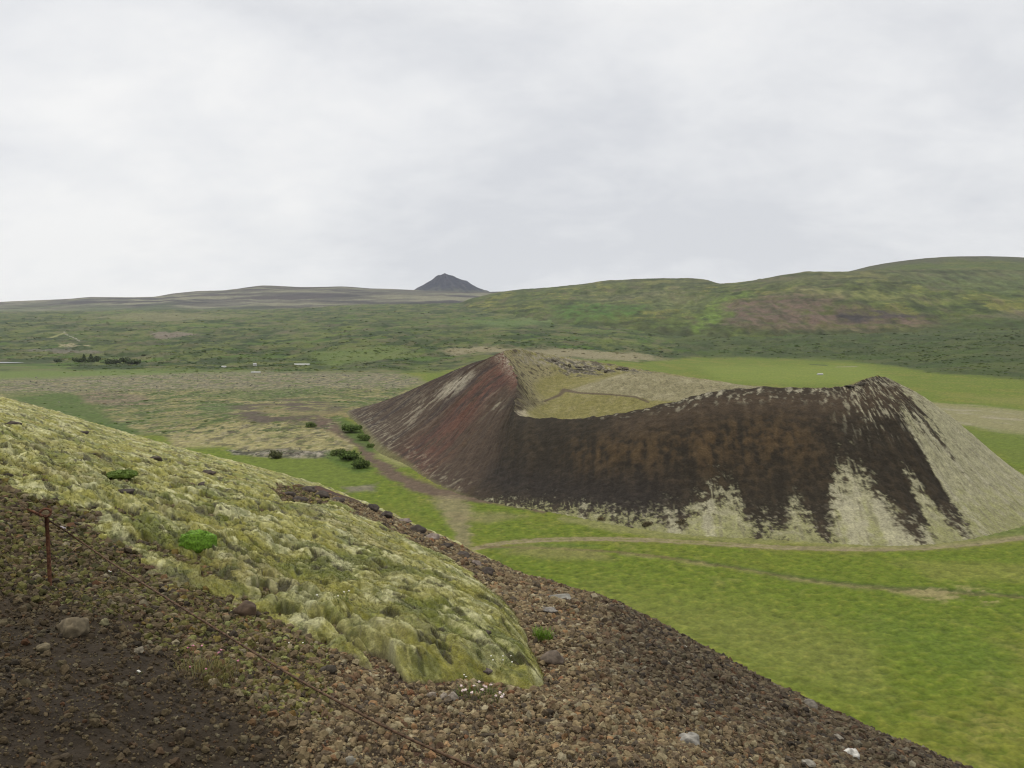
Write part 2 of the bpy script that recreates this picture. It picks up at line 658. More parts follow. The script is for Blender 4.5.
C = mixc(C, (0.110, 0.088, 0.066), m_moor * .6 * sstep(.22, .4, fbm(X / 200 + 3, Y / 260, 5, 60, .6)))
C = lerp(C, C * np.array((.76, .86, .72)), m_moor[..., None])
C = mixc(C, (0.022, 0.038, 0.010), m_moor * .75 * sstep(.0, .2, fbm(X / 420 + 11, Y / 260, 4, 75, .55)))
C = mixc(C, (0.095, 0.112, 0.028), m_moor * .65 * sstep(.08, .26, fbm(X / 130 + 5, Y / 150, 5, 71, .62)))
C = mixc(C, (0.098, 0.088, 0.046), m_moor * .55 * sstep(.16, .34, fbm(X / 90 + 2, Y / 160, 5, 73, .62)))
right_band = poly_mask(pxw, pyw, [(640, 326), (1200, 316), (1200, 392), (1024, 380), (930, 372), (860, 362), (760, 358), (700, 358)], 8, 3)
C = mixc(C, (0.030, 0.046, 0.010), right_band * .62)
C = mixc(C, (0.022, 0.032, 0.010), scrub_m * .8 * sstep(.12, .4, fbm(X / 45 + 3, Y / 60, 5, 55, .6)))
# brighter clearings
paint([(556, 309), (600, 304), (640, 308), (630, 320), (560, 320)], (0.05, 0.11, 0.03), 8, 0.9, 3)
paint([(470, 322), (540, 318), (560, 322), (500, 328)], (0.075, 0.12, 0.035), 8, 0.7, 3)
paint([(590, 321), (660, 319), (700, 323), (640, 326)], (0.16, 0.15, 0.075), 4, 0.8, 3)
paint([(300, 352), (400, 346), (420, 356), (330, 366)], (0.085, 0.115, 0.03), 8, 0.7, 3)
paint([(90, 318), (150, 312), (260, 316), (170, 322)], (0.16, 0.15, 0.08), 5, 0.5, 3)
paint([(150, 333), (180, 331), (200, 335), (160, 340)], (0.14, 0.115, 0.095), 3, 0.8, 3)
paint([(60, 345), (90, 345), (90, 346.5), (60, 346.5)], (0.24, 0.21, 0.13), 2, 0.9, 3)
paint([(30, 349), (100, 350), (100, 352), (30, 352)], (0.14, 0.12, 0.11), 3, 0.6, 3)
C = mixc(C, (0.22, 0.22, 0.10), line_mask(PX, PY, [(35, 339, .6), (55, 336, .8), (66, 333.5, .8)], .6, 3) * .8)
C = mixc(C, (0.25, 0.24, 0.2), line_mask(PX, PY, [(66, 333, .5), (75, 338, .5), (80, 341, .5)], .6, 3) * .8)
# pale ridge behind the crater
paint([(440, 351), (480, 347), (560, 350), (640, 354), (668, 360), (610, 360), (540, 356), (490, 353), (455, 355)], (0.175, 0.155, 0.095), 5, 0.9, 3)
# ---- left: green strip, then the grey lava field
paint([(-400, 372), (0, 371), (150, 370), (260, 371), (250, 376), (130, 378), (0, 381), (-400, 384)], (0.085, 0.12, 0.03), 5, 0.9, 3)
lav = paint([(-400, 383), (0, 380), (90, 377), (200, 373), (300, 373), (390, 373), (415, 377), (425, 384), (380, 392), (300, 391), (200, 392), (120, 395), (40, 393), (-400, 402)], LAVA, 8, 0.95, 3)
C = mixc(C, (0.20, 0.18, 0.08), lav * 0.85 * sstep(0.0, 0.45, warp))
C = mixc(C, (0.062, 0.056, 0.044), lav * 0.9 * sstep(0.05, 0.25, mid + .3 * warp))
C = mixc(C, (0.066, 0.092, 0.018), lav * 0.85 * sstep(0.12, 0.3, -warp + .3 * mid))
# ground between lava field and crater: tussocky green and tan
m_t = paint([(-400, 398), (60, 393), (200, 390), (300, 390), (420, 388), (400, 402), (350, 412), (330, 430), (250, 432), (170, 436), (110, 436), (60, 432), (-400, 410)], (0.135, 0.13, 0.05), 6, 0.95, 2.5)
C = mixc(C, (0.055, 0.085, 0.022), m_t * sstep(0.02, 0.35, warp + .3 * big))
C = mixc(C, (0.20, 0.175, 0.085), m_t * .7 * sstep(0.1, 0.4, -warp))
paint([(5, 395), (70, 392), (85, 398), (120, 425), (150, 434), (90, 437), (50, 415)], (0.046, 0.080, 0.014), 6, 0.9, 2)
m_t = m_t * (1 - .7 * poly_mask(pxw, pyw, [(5, 395), (70, 392), (85, 398), (120, 425), (150, 434), (90, 437), (50, 415)], 6, 2))
paint([(78, 394), (110, 391), (145, 396), (155, 404), (120, 407), (85, 402)], (0.125, 0.095, 0.07), 5, 0.85, 2)
paint([(195, 405), (240, 403), (235, 411), (200, 412)], (0.05, 0.085, 0.02), 5, 0.8, 2)
paint([(180, 396), (300, 388), (345, 389), (330, 395), (240, 398)], (0.055, 0.085, 0.022), 5, 0.75, 2)
m_bare = paint([(230, 408), (262, 402), (285, 398), (320, 401), (345, 407), (368, 412), (345, 424), (330, 431), (300, 424), (262, 424), (236, 419)], BARE, 6, 0.95, 2, sstep(-.35, .1, warp + .4 * mid))
paint([(255, 411), (275, 405), (292, 410), (330, 410), (320, 414), (280, 416)], (0.16, 0.14, 0.065), 4, 0.85, 2)
paint([(318, 414), (350, 408), (372, 407), (350, 417), (322, 419)], (0.17, 0.145, 0.06), 4, 0.8, 2)
m_l = paint([(160, 436), (190, 429), (250, 425), (300, 427), (345, 434), (355, 446), (348, 456), (300, 458), (250, 455), (220, 447), (170, 447)], (0.205, 0.185, 0.088), 5, 0.95, 2)
C = mixc(C, (0.12, 0.125, 0.05), m_l * .8 * sstep(0.1, 0.45, warp))
C = mixc(C, (0.075, 0.07, 0.05), m_l * .6 * sstep(0.25, 0.5, mid))
C = mixc(C, (0.085, 0.07, 0.045), line_mask(PX, PY, [(275, 446, .7), (292, 441, .9), (305, 436, .9), (320, 432, .8)], .6, 2) * .8)
rocky = line_mask(pxw, pyw, [(225, 452, 2), (250, 453, 5), (290, 454, 6), (335, 456, 5), (355, 458, 3)], 3, 2)
C = mixc(C, lerp(np.array((0.04, 0.04, 0.035)), np.array((0.19, 0.175, 0.15)), sstep(-.2, .4, mid + turf)[..., None]), rocky * .9)
paint([(232, 458), (300, 460), (350, 460), (378, 470), (372, 480), (335, 487), (285, 480), (250, 468)], (0.088, 0.118, 0.017), 5, 0.95, 2)
paint([(340, 487), (375, 484), (372, 491), (345, 493)], (0.13, 0.115, 0.09), 4, 0.85, 2)
# dark path round the foot of the crater, and the tracks on the meadow
C = mixc(C, BARE * (1.35, 1.25, 1.15), line_mask(pxw, PY, [(320, 422, 9), (346, 434, 6), (362, 446, 4.5), (374, 460, 5), (388, 473, 7), (410, 484, 9), (440, 492, 8), (490, 501, 5), (540, 511, 3)], 3, 2) * .95)
C = mixc(C, (0.048, 0.082, 0.014), line_mask(pxw, pyw, [(338, 418, 5), (350, 430, 7), (362, 441, 6), (372, 450, 4)], 3, 2) * .85)
C = mixc(C, (0.050, 0.085, 0.014), line_mask(pxw, pyw, [(330, 456, 6), (348, 461, 10), (360, 468, 8)], 3, 2) * .85)
C = mixc(C, (0.20, 0.19, 0.09), poly_mask(pxw, pyw, [(376, 440), (398, 455), (410, 466), (392, 466), (378, 456)], 6, 2) * .8)
C = mixc(C, (0.165, 0.14, 0.085), line_mask(pxw, PY, [(450, 503, 14), (458, 514, 10), (464, 530, 7), (468, 548, 7)], 3, 2) * .75)
C = mixc(C, (0.17, 0.14, 0.08), poly_mask(pxw, pyw, [(450, 512), (500, 512), (520, 516), (490, 522), (455, 520)], 7, 2) * .5)
trk1 = [(472, 549, 3), (500, 543.5, 3.2), (540, 540, 3), (600, 539, 3), (660, 540.5, 3), (720, 544, 3), (790, 548, 3.5), (870, 549.5, 3.5), (930, 548, 4), (985, 543, 5), (1030, 537, 6), (1100, 525, 6)]
C = mixc(C, (0.125, 0.12, 0.035), line_mask(PX, PY, [(a, b, w_ * 1.5) for a, b, w_ in trk1], 2, 2) * .6)
C = mixc(C, TRACK, line_mask(PX, PY - .9, [(a, b, w_ * .45) for a, b, w_ in trk1], .8, 2) * (.9 + .25 * warp))
C = mixc(C, TRACK, line_mask(PX, PY + 1.3, [(a, b, w_ * .38) for a, b, w_ in trk1], .8, 2) * (.8 + .3 * warp))
C = mixc(C, (0.055, 0.095, 0.015), line_mask(PX, PY, [(490, 549, 1.2), (540, 545, 2), (600, 546, 2)], 1.5, 2) * .6)
trk2 = [(480, 547, 1.6), (560, 549, 1.4), (620, 552, 1.6), (680, 559, 1.8), (740, 568, 2), (800, 578, 2.4), (850, 584, 3), (900, 589, 4), (940, 590, 4), (1030, 597, 2), (1100, 606, 2)]
C = mixc(C, (0.11, 0.085, 0.045), line_mask(pxw * .3 + PX * .7, PY + wy, trk2, 1, 2) * .72)
C = mixc(C, (0.17, 0.15, 0.07), line_mask(PX, PY - 2.0, trk2[2:], 1, 2) * .55 * sstep(-.3, .3, mid))
C = mixc(C, (0.04, 0.07, 0.012), line_mask(PX, PY + 1.2, trk2[3:], 1, 2) * .5)
paint([(880, 588), (950, 586), (1000, 592), (1030, 600), (980, 606), (930, 600)], (0.19, 0.165, 0.08), 9, 0.85, 2.5, sstep(-.25, .25, mid + .5 * turf))
paint([(520, 545), (600, 550), (620, 560), (560, 562), (510, 556)], (0.15, 0.135, 0.055), 8, 0.6, 2)
paint([(590, 590), (760, 605), (880, 640), (900, 700), (780, 680), (650, 630)], (0.145, 0.145, 0.045), 30, 0.45, 1)
paint([(900, 560), (1100, 570), (1100, 585), (930, 580)], (0.14, 0.145, 0.035), 10, 0.6, 2)
paint([(860, 610), (1000, 640), (1040, 690), (960, 670), (880, 640)], (0.072, 0.112, 0.016), 25, 0.5, 1)
# mossy skirt round the crater's foot
C = mixc(C, (0.15, 0.15, 0.06), line_mask(pxw, pyw, [(560, 517, 3), (604, 524, 6), (660, 533, 7), (756, 539, 7), (850, 544, 7), (909, 545, 8), (962, 541, 12), (1024, 528, 16), (1080, 505, 14)], 5, 2) * .8)
C = mixc(C, (0.065, 0.10, 0.02), poly_mask(pxw, pyw, [(960, 540), (990, 530), (1030, 515), (1060, 512), (1060, 530), (1010, 538)], 5, 2) * .6)
# right side behind the crater: pale river gravel in the green
g = paint([(915, 400), (950, 404), (1000, 408), (1100, 416), (1100, 440), (1024, 437), (985, 430), (955, 424), (930, 412)], (0.18, 0.165, 0.095), 6, 0.8, 3)
C = mixc(C, (0.22, 0.2, 0.15), g * .7 * sstep(.1, .5, warp))
paint([(940, 425), (985, 430), (1100, 442), (1100, 500), (1030, 470)], (0.080, 0.110, 0.016), 8, 0.8, 2)
paint([(940, 395), (1100, 400), (1100, 412), (1000, 404)], (0.135, 0.135, 0.035), 8, 0.7, 3)
paint([(700, 366), (860, 366), (900, 380), (800, 384), (720, 380)], (0.125, 0.16, 0.026), 10, 0.6, 3)
C = mixc(C, (0.035, 0.05, 0.02), line_mask(PX, PY, [(810, 364.5, .8), (826, 365.3, 1.2)], .6, 3) * .9)
C = mixc(C, (0.2, 0.18, 0.14), line_mask(PX, PY, [(836, 367, .5), (856, 366.5, .8)], .6, 3) * .7)

fine_g = fbm(X / 3.2, Y / 4.5, 4, 61)
left_m = np.clip(lav + m_t + m_l + .35 * m_moor, 0, 1)
lm = np.clip(m_t + .7 * m_l + .5 * lav, 0, 1) * (1 - .85 * m_bare)
m_t = m_t * (1 - .9 * m_bare)
C = mixc(C, (0.040, 0.068, 0.012), .85 * m_t * sstep(.08, .24, fbm(X / 30, Y / 34, 5, 63, .62)))
C = mixc(C, (0.030, 0.046, 0.011), .9 * lm * sstep(.14, .28, fbm(X / 8, Y / 12, 5, 65, .65)))
C = mixc(C, (0.056, 0.047, 0.034), .8 * lm * sstep(.2, .34, fbm(X / 10 + 7, Y / 12, 5, 68, .65)))
C = mixc(C, (0.225, 0.205, 0.13), .7 * np.clip(m_t + m_l + lav, 0, 1) * sstep(.2, .45, fbm(X / 5, Y / 8, 4, 67, .6)))
C *= (1 + (0.16 + .26 * left_m) * fine_g + 0.20 * turf * (1 - far))[..., None]
dz = 0.36 * turf * (1 - sstep(300, 700, DD)) + 0.8 * mid * np.clip(lav + rocky + .25 * m_t, 0, 1)
dz += far * (9 * moorn + 4 * warp) * sstep(0, 1, m_moor) + scrub_m * 2.0 * np.abs(mid)
lake_m = poly_mask(PX, DD, [(-400, 1960), (26, 1975), (34, 2050), (20, 2150), (-400, 2190)], 8, .5)
flat_m = poly_mask(PX, DD, [(-400, 1350), (60, 1350), (50, 2150), (-400, 2190)], 10, .2)
dz = dz * (1 - .97 * flat_m)
Z = Z * (1 - flat_m)
dz = dz * (1 - lake_m) - 1.2 * lake_m
scrub_m = scrub_m * (1 - poly_mask(PX, PY, [(-400, 359.5), (50, 359.5), (50, 373), (-400, 373)], 6, 2))
Zg = Z * (1 - lake_m) + dz
ground_mat = mat_attr('turf and moor ground', 0.95, ((1.1, 0.34), (0.25, 0.26)), ((1.2, 0.55, 0.35), (0.25, 0.3, 0.8)))
ground = mesh_np('ground', np.stack([X, Y, Zg], -1).reshape(-1, 3), grid_faces(ND, NPX)[:, ::1], ground_mat, C.reshape(-1, 3))
tag(ground, 'green meadow and moss grown lava plain filling the valley floor', None, None, 'structure')

# birch scrub: low rounded bushes over the moor, past counting
r = np.random.default_rng(5)
cand = r.integers(0, X.size, 1600000)
clump = sstep(-.12, .25, fbm(X / 42, Y / 70, 4, 47) + .35 * warp)
w = ((scrub_m * 1.0 + 0.25 * m_moor) * clump * (1 - flat_m) * (1 - .75 * sstep(2000, 2800, DD)) + .34 * m_t * sstep(.08, .3, warp + .3 * big)).ravel()[cand] * np.clip((DD.ravel()[cand] / 1500), .2, 3)
ok = (r.random(len(cand)) < w * 0.10) & (PX.ravel()[cand] > -150) & (PX.ravel()[cand] < 1174) & (DD.ravel()[cand] > 450) & (DD.ravel()[cand] < 6500)
ci = cand[ok]
jx = r.normal(0, 3, len(ci))
pos = np.stack([X.ravel()[ci] + jx, Y.ravel()[ci], Zg.ravel()[ci]], -1)
sz = (.8 + 1.5 * r.random(len(ci)) ** 2) * np.clip(pos[:, 1] / 1900, .45, 1.7)
bs = []
for k in range(8):
    v, f = ico(1)
    d = 1 + .55 * perlin(v[:, 0] * 1.7 + k * 9, v[:, 1] * 1.7 + v[:, 2] * 1.5, 70 + k)
    v = v * d[:, None] * [1.25, 1.25, .8]
    v[:, 2] = np.maximum(v[:, 2] + .2, -.2)
    bs.append((v, f))
gcol = C.reshape(-1, 3)[ci]
bc = lerp(gcol * 1.55, lerp(np.array((0.030, 0.044, 0.012)), np.array((0.090, 0.112, 0.028)), r.random(len(ci))[:, None] ** 1.2), .22)
print('scrub', len(ci))
scrub_mat = mat_attr('birch scrub', 0.9, ((1.5, 0.35),), ((1.5, 0.8, 0.5),))
wid = r.uniform(1.2, 2.6, len(ci))
scatter('birch_scrub', bs, pos, sz[:, None] * np.stack([wid, wid * r.uniform(.6, 1, len(ci)), np.ones(len(ci))], -1), bc, scrub_mat, r, 0.08, True, .1)['label'] = 'dark green birch scrub covering the moor below the far hills'

# lava blocks of the field on the left and at its broken edge, past counting
w = (lav * .45 * sstep(-.2, .3, mid) + rocky * 2.2 + .05 * m_t).ravel()[cand] * np.clip(DD.ravel()[cand] / 900, .15, 2)
ok = (r.random(len(cand)) < w * 0.10) & (PX.ravel()[cand] > -150)
ci = cand[ok]
pos = np.stack([X.ravel()[ci], Y.ravel()[ci], Zg.ravel()[ci]], -1)
sz = (0.3 + 1.0 * r.random(len(ci)) ** 3) * np.clip(pos[:, 1] / 800, .55, 1.7)
bc = lerp(np.array((0.05, 0.045, 0.04)), np.array((0.23, 0.215, 0.18)), r.random(len(ci))[:, None] ** 1.2)
lava_rock_mat = mat_attr('lichened lava rock', 0.95, ((2.5, 0.4),), ((3, 0.8, 0.15),))
print('lava', len(ci))
scatter('lava_rubble', [rock_shape(1, 300 + k) for k in range(6)], pos, sz, bc, lava_rock_mat, r, .4)['label'] = 'grey lichen covered lava rubble strewn over the old lava field'


# ================================================================== FAR HILLS (lofted from crest, bench and foot lines)
def hill(name, rows, n_t, colour_fn, relief, mat, label, nc=900, px0=-330, px1=1354, smooth=6):
    px = np.linspace(px0, px1, nc)
    R = []
    for row in rows:
        py = gsmooth(curve(px, row, 1), smooth)
        D = gsmooth(curve(px, row, 2), smooth * 4)
        R.append(np.stack([py, D], -1))
    R = np.array(R)
    k = len(rows)
    t = np.linspace(0, k - 1.0001, n_t)
    i = t.astype(int); s = (t - i)[:, None, None]
    A, B = R[i], R[np.minimum(i + 1, k - 1)]
    Q = A + (B - A) * s
    PXh = np.broadcast_to(px, (n_t, nc))
    P3 = at(PXh, Q[..., 0], Q[..., 1])
    x, y, z = P3[..., 0], P3[..., 1], P3[..., 2]
    z = z + relief(x, y, PXh, Q[..., 0], t[:, None])
    c = colour_fn(x, y, z, PXh, Q[..., 0])
    o = mesh_np(name, np.stack([x, y, z], -1).reshape(-1, 3), grid_faces(n_t, nc), mat, c.reshape(-1, 3))
    return tag(o, label, None, None, 'structure')


hill_mat = mat_attr('hill slope', 0.97, ((0.012, 0.25), (0.06, 0.38)), ((0.03, 0.7, 10.0), (0.15, 0.4, 2.0)))

# ---- far left plateau
crestL = [(-400, 309, 9500), (0, 302, 9500), (60, 299.5, 9500), (90, 297, 9400), (130, 297.5, 9400), (155, 297, 9300), (172, 293.5, 9200), (195, 291, 9100), (225, 290, 9000), (250, 286.5, 9000),
          (262, 285, 9000), (300, 286.5, 9000), (340, 286, 9000), (370, 288.5, 9100), (400, 289.5, 9200), (430, 291, 9200), (470, 292, 9300), (510, 291, 9300), (550, 292, 9300), (700, 296, 9300), (1400, 300, 9300)]
footL = [(-400, 322, 6000), (0, 318, 6000), (150, 316, 6000), (300, 312, 6000), (430, 306, 6000), (520, 304, 6000), (700, 310, 6000), (1400, 320, 6000)]
midL = [(p, lerp(y, np.interp(p, [q[0] for q in footL], [q[1] for q in footL]), .5), 7600) for p, y, d in crestL]
backL = [(p, y + 9, d + 1500) for p, y, d in crestL]


def reliefL(x, y, px, py, t):
    edge = 1 - .8 * sstep(1.6, 2.0, t) * (1 - sstep(2.0, 2.3, t))
    return (34 * fbm(x / 900, y / 1400, 4, 81) + 9 * fbm(x / 220, y / 400, 4, 85)) * edge


def colL(x, y, z, px, py):
    c = np.empty(x.shape + (3,)); c[:] = (0.078, 0.077, 0.064)
    strata = fbm(x / 1300, z / 34 + .8 * fbm(x / 600, y / 700, 3, 93), 4, 91, .62)
    c = mixc(c, (0.026, 0.025, 0.032), .95 * sstep(0.0, .35, strata))
    c = mixc(c, (0.155, 0.152, 0.105), .85 * sstep(0.05, .3, -strata))
    c = mixc(c, (0.05, 0.072, 0.03), sstep(303, 313, py + 6 * fbm(x / 500, y / 800, 3, 97)) * .8)
    g_ = poly_mask(px, py, [(200, 296), (270, 293), (330, 296), (320, 302), (250, 303)], 25, 3)
    c = mixc(c, (0.06, 0.05, 0.052), g_ * .6 * sstep(0, .4, strata))
    return c


hill('far_hill', [footL, midL, crestL, backL], 200, colL, reliefL, hill_mat, 'long flat topped grey brown plateau hill on the far left horizon', nc=1300, smooth=2)

# ---- right hills
crestR = [(400, 330, 6200), (440, 312, 6200), (470, 299, 6200), (490, 294, 6000), (505, 291.5, 6000), (520, 289.5, 5900), (545, 287.5, 5800), (580, 284, 5600), (610, 280, 5400), (640, 278.5, 5300), (690, 277.5, 5200), (705, 279, 5100), (718, 283, 4900), (735, 282.5, 4700), (760, 279, 4500),
          (785, 274.5, 4400), (805, 271, 4300), (835, 271.5, 4250), (850, 271.5, 4200), (865, 270.5, 4200), (880, 270, 4200), (960, 268, 4200), (1024, 270, 4200), (1400, 276, 4200)]
footR = [(400, 345, 3800), (470, 335, 3800), (520, 338, 3200), (600, 346, 2900), (700, 350, 2900), (850, 350, 2850), (1024, 346, 2700), (1400, 346, 2700)]
benchR = [(400, 340, 4800), (440, 326, 4800), (470, 314, 4800), (520, 311, 4300), (600, 313, 3800), (690, 318, 3500), (730, 326, 3150), (800, 326, 3150), (900, 323, 3200), (960, 320, 3250), (1024, 317, 3200), (1400, 312, 3200)]
uppR = [(400, 334, 5500), (440, 318, 5500), (470, 306, 5500), (520, 300, 5100), (600, 297, 4700), (690, 297, 4400), (740, 299, 3800), (800, 297, 3600), (900, 295, 3600), (960, 296, 3600), (1024, 295, 3600), (1400, 292, 3600)]
backR = [(p, y + 10, d + 900) for p, y, d in crestR]


def reliefR(x, y, px, py, t):
    edge = 1 - .80 * sstep(2.5, 3.0, t) * (1 - sstep(3.0, 3.3, t))
    n = 22 * fbm(x / 420, y / 600, 4, 101) + 12 * fbm(x / 90, y / 160, 5, 105, .6) - 30 * np.clip(.25 - np.abs(fbm(x / 190 + .5 * fbm(x / 200, y / 300, 2, 107), y / 1400, 3, 109)), 0, 1)
    return n * edge


def colR(x, y, z, px, py):
    w1 = fbm(x / 120, y / 260, 4, 111); w2 = fbm(x / 330, y / 500, 4, 115); w3 = fbm(x / 40, y / 90, 3, 119)
    pxw, pyw = px + 14 * w1, py + 3.2 * w2 + 1.2 * w3
    strata = fbm(x / 900, z / 11 + w2, 4, 121)
    c = np.empty(x.shape + (3,)); c[:] = (0.058, 0.078, 0.016)
    c = mixc(c, (0.118, 0.120, 0.028), .9 * sstep(.0, .35, w2 + .7 * strata))
    c = mixc(c, (0.028, 0.044, 0.010), .9 * sstep(.02, .32, -w1 + .5 * strata))
    c = mixc(c, (0.085, 0.068, 0.046), .6 * sstep(.2, .55, w1 - .3 * w2))
    c = mixc(c, (0.082, 0.078, 0.045), sstep(292, 276, pyw) * .55)
    pt = fbm(x / 260, z / 30 + y / 700, 5, 123, .6)
    c = mixc(c, (0.024, 0.036, 0.010), .75 * sstep(.08, .3, pt))
    c = mixc(c, (0.105, 0.118, 0.030), .32 * sstep(.12, .35, -pt))
    c = mixc(c, (0.030, 0.043, 0.011), .7 * poly_mask(pxw, pyw, [(520, 322), (700, 324), (860, 328), (1100, 318), (1100, 352), (520, 352)], 10, 2) * sstep(-.3, .2, w1))
    for poly, col_, a, sft in (
        ([(720, 306), (745, 298), (800, 292), (850, 296), (830, 306), (880, 312), (930, 318), (960, 326), (880, 330), (800, 332), (745, 328), (722, 318)], (0.088, 0.062, 0.048), .92, 12),
        ([(838, 314), (880, 313), (918, 316), (925, 321), (880, 321), (845, 322)], (0.030, 0.026, 0.026), .95, 4),
        ([(990, 314), (1030, 311), (1060, 318), (1010, 323)], (0.12, 0.098, 0.08), .8, 8),
        ([(695, 322), (712, 300), (740, 293), (752, 297), (728, 306), (716, 328), (704, 338)], (0.080, 0.125, 0.018), .85, 8),
        ([(780, 288), (860, 290), (960, 296), (920, 303), (840, 300)], (0.135, 0.142, 0.05), .7, 12),
        ([(880, 276), (960, 272), (1100, 274), (1100, 292), (960, 290)], (0.068, 0.092, 0.034), .7, 14),
        ([(556, 306), (600, 302), (650, 306), (635, 318), (560, 320)], (0.040, 0.088, 0.014), .85, 10),
        ([(640, 300), (690, 296), (720, 300), (690, 312), (650, 314)], (0.09, 0.105, 0.04), .6, 12),
        ([(930, 318), (1100, 312), (1100, 336), (940, 334)], (0.030, 0.048, 0.010), .85, 12),
        ([(570, 296), (640, 290), (700, 290), (680, 298), (600, 302)], (0.105, 0.1, 0.055), .6, 12),
    ):
        c = mixc(c, col_, poly_mask(pxw, pyw, poly, sft, 2) * a * np.clip(.75 + .8 * w3 + .5 * strata, 0, 1.1))
    c *= (1 + .42 * w3)[..., None]
    return c


hill('hill', [footR, benchR, uppR, crestR, backR], 240, colR, reliefR, hill_mat, 'green hills with brown scree scars rising on the right', nc=1000, px0=400, smooth=3)

# ---- highest hill behind on the right
crest3 = [(740, 300, 5600), (760, 292, 5600), (820, 278, 5600), (850, 271, 5600), (868, 266.5, 5600), (890, 262, 5600), (920, 258.5, 5500), (950, 256.5, 5500), (985, 256, 5500), (1010, 256.5, 5500), (1030, 257.5, 5500), (1200, 262, 5500), (1400, 268, 5500)]
foot3 = [(p, y + 26, 4700) for p, y, d in crest3]
back3 = [(p, y + 12, d + 1500) for p, y, d in crest3]


def relief3(x, y, px, py, t):
    return (14 * fbm(x / 420, y / 600, 4, 131) + 5 * fbm(x / 90, y / 160, 3, 135)) * (1 - .8 * sstep(.7, 1, t) * (1 - sstep(1, 1.3, t)))


def col3(x, y, z, px, py):
    w1 = fbm(x / 160, y / 300, 4, 141); w2 = fbm(x / 400, z / 14, 4, 145)
    c = np.empty(x.shape + (3,)); c[:] = (0.052, 0.072, 0.016)
    c = mixc(c, (0.092, 0.098, 0.024), .8 * sstep(0, .5, w2))
    c = mixc(c, (0.055, 0.055, 0.036), .8 * sstep(8, 1, py - curve(px, crest3, 1) + 3 * w1))
    return c


hill('hill', [foot3, crest3, back3], 90, col3, relief3, hill_mat, 'highest smooth green hill with a dark top at the right edge', nc=600, px0=765)

# ---- the dark pointed peak
pk = at(445, 292, 12000)
apex = at(445, 273, 12000)
hh = apex[2] - pk[2]
nr_, na_ = 110, 220
rr = np.linspace(0, 1, nr_)[:, None] ** .9
aa = np.linspace(0, 2 * np.pi, na_, endpoint=False)[None]
RAD = 690 * (1 + .12 * np.cos(aa - .1) + .06 * np.cos(3 * aa + 1))
mx_, my_ = rr * RAD * np.cos(aa), rr * RAD * np.sin(aa)
prof = (1 - rr) ** 1.02
zz_ = hh * 1.25 * prof - hh * .25
zz_ = zz_ + 20 * np.exp(-((mx_ + 120) / 45) ** 2 - (my_ / 160) ** 2)
zz_ = zz_ + 30 * np.exp(-((mx_ - 330) / 90) ** 2 - (my_ / 300) ** 2) * (1 - rr)
zz_ += 16 * fbm(aa * 5 + 0 * rr, rr * 3, 3, 151) * sstep(0, .2, rr) + 10 * fbm(mx_ / 90, my_ / 90, 3, 155)
w = fbm(aa * 7 + 0 * rr, rr * 2.5, 4, 157)
c = np.empty(w.shape + (3,)); c[:] = (0.011, 0.016, 0.036)
c = mixc(c, (0.042, 0.043, 0.058), .6 * sstep(.05, .5, w))
c = mixc(c, (0.075, 0.082, 0.055), .7 * sstep(.65, .95, rr + .2 * w))
peak = mesh_np('mountain', np.stack([mx_ + pk[0], my_ + pk[1], zz_ + pk[2]], -1).reshape(-1, 3), grid_faces(nr_, na_, wrap=True), hill_mat, c.reshape(-1, 3))
tag(peak, 'small dark pointed mountain on the horizon', None, None, 'structure')

# ================================================================== THE SMALL CRATER
LZ = 6.0
rim_base = [   # rim: photo x, y, distance; base: photo x, y on the plain, or world x, y, z
    ((524, 350.5, 468), (350, 410, LZ)), ((512, 350, 464), (364, 428, LZ - 2)), ((504, 353, 455), (380, 446, 3.0)), ((510, 363, 432), (405, 462, 1.0)), ((517, 379, 400), (430, 481, 0)), ((516, 395, 370), (462, 495, 0)),
    ((517, 414, 345), (510, 506, 0)), ((565, 419, 322), (560, 514, 0)), ((607, 415, 310), (604, 523, 0)), ((656, 406, 303), (660, 532, 0)), ((692, 396.5, 303), (702, 536, 0)),
    ((725, 389.5, 306), (742, 538, 0)), ((770, 387, 305), (795, 541, 0)), ((815, 388, 300), (858, 545, 0)), ((848, 385.5, 298), (925, 545, 0)), ((868, 378, 298), (985, 536, 0)), ((880, 376.5, 301), (1040, 520, 0)),
    ((889, 380, 308), (1068, 500, 0)),
    ((880, 384, 325), 'w', (212, 335, 0)), ((858, 387, 350), 'w', (217, 390, 0)), ((805, 388, 380), 'w', (197, 440, 0)), ((750, 386, 405), 'w', (167, 490, 0)), ((700, 380.5, 435), 'w', (140, 540, 0)),
    ((672, 375, 460), 'w', (110, 580, 1)), ((636, 368.5, 482), 'w', (75, 605, 2)), ((598, 362, 490), 'w', (40, 615, 3)), ((566, 357.5, 483), 'w', (-10, 618, 4)), ((540, 353, 474), 'w', (-70, 600, 5)),
]
RIM, BASE, BPX = [], [], []
for q in rim_base:
    RIM.append(at(*q[0]))
    if q[1] == 'w':
        BASE.append(np.array(q[2], float)); BPX.append(1100.0 if q[2][0] > 100 else 330.0)
    else:
        BASE.append(on_plain(q[1][0], q[1][1], q[1][2])); BPX.append(q[1][0])
RIM, BASE, BPX = np.array(RIM), np.array(BASE), np.array(BPX)[:, None]


def closed_cr(P, tt):
    n = len(P)
    i = np.floor(tt).astype(int) % n
    s = (tt - np.floor(tt))[:, None]
    p0, p1, p2, p3 = P[(i - 1) % n], P[i], P[(i + 1) % n], P[(i + 2) % n]
    return 0.5 * (2 * p1 + (p2 - p0) * s + (2 * p0 - 5 * p1 + 4 * p2 - p3) * s ** 2 + (3 * p1 - p0 - 3 * p2 + p3) * s ** 3)


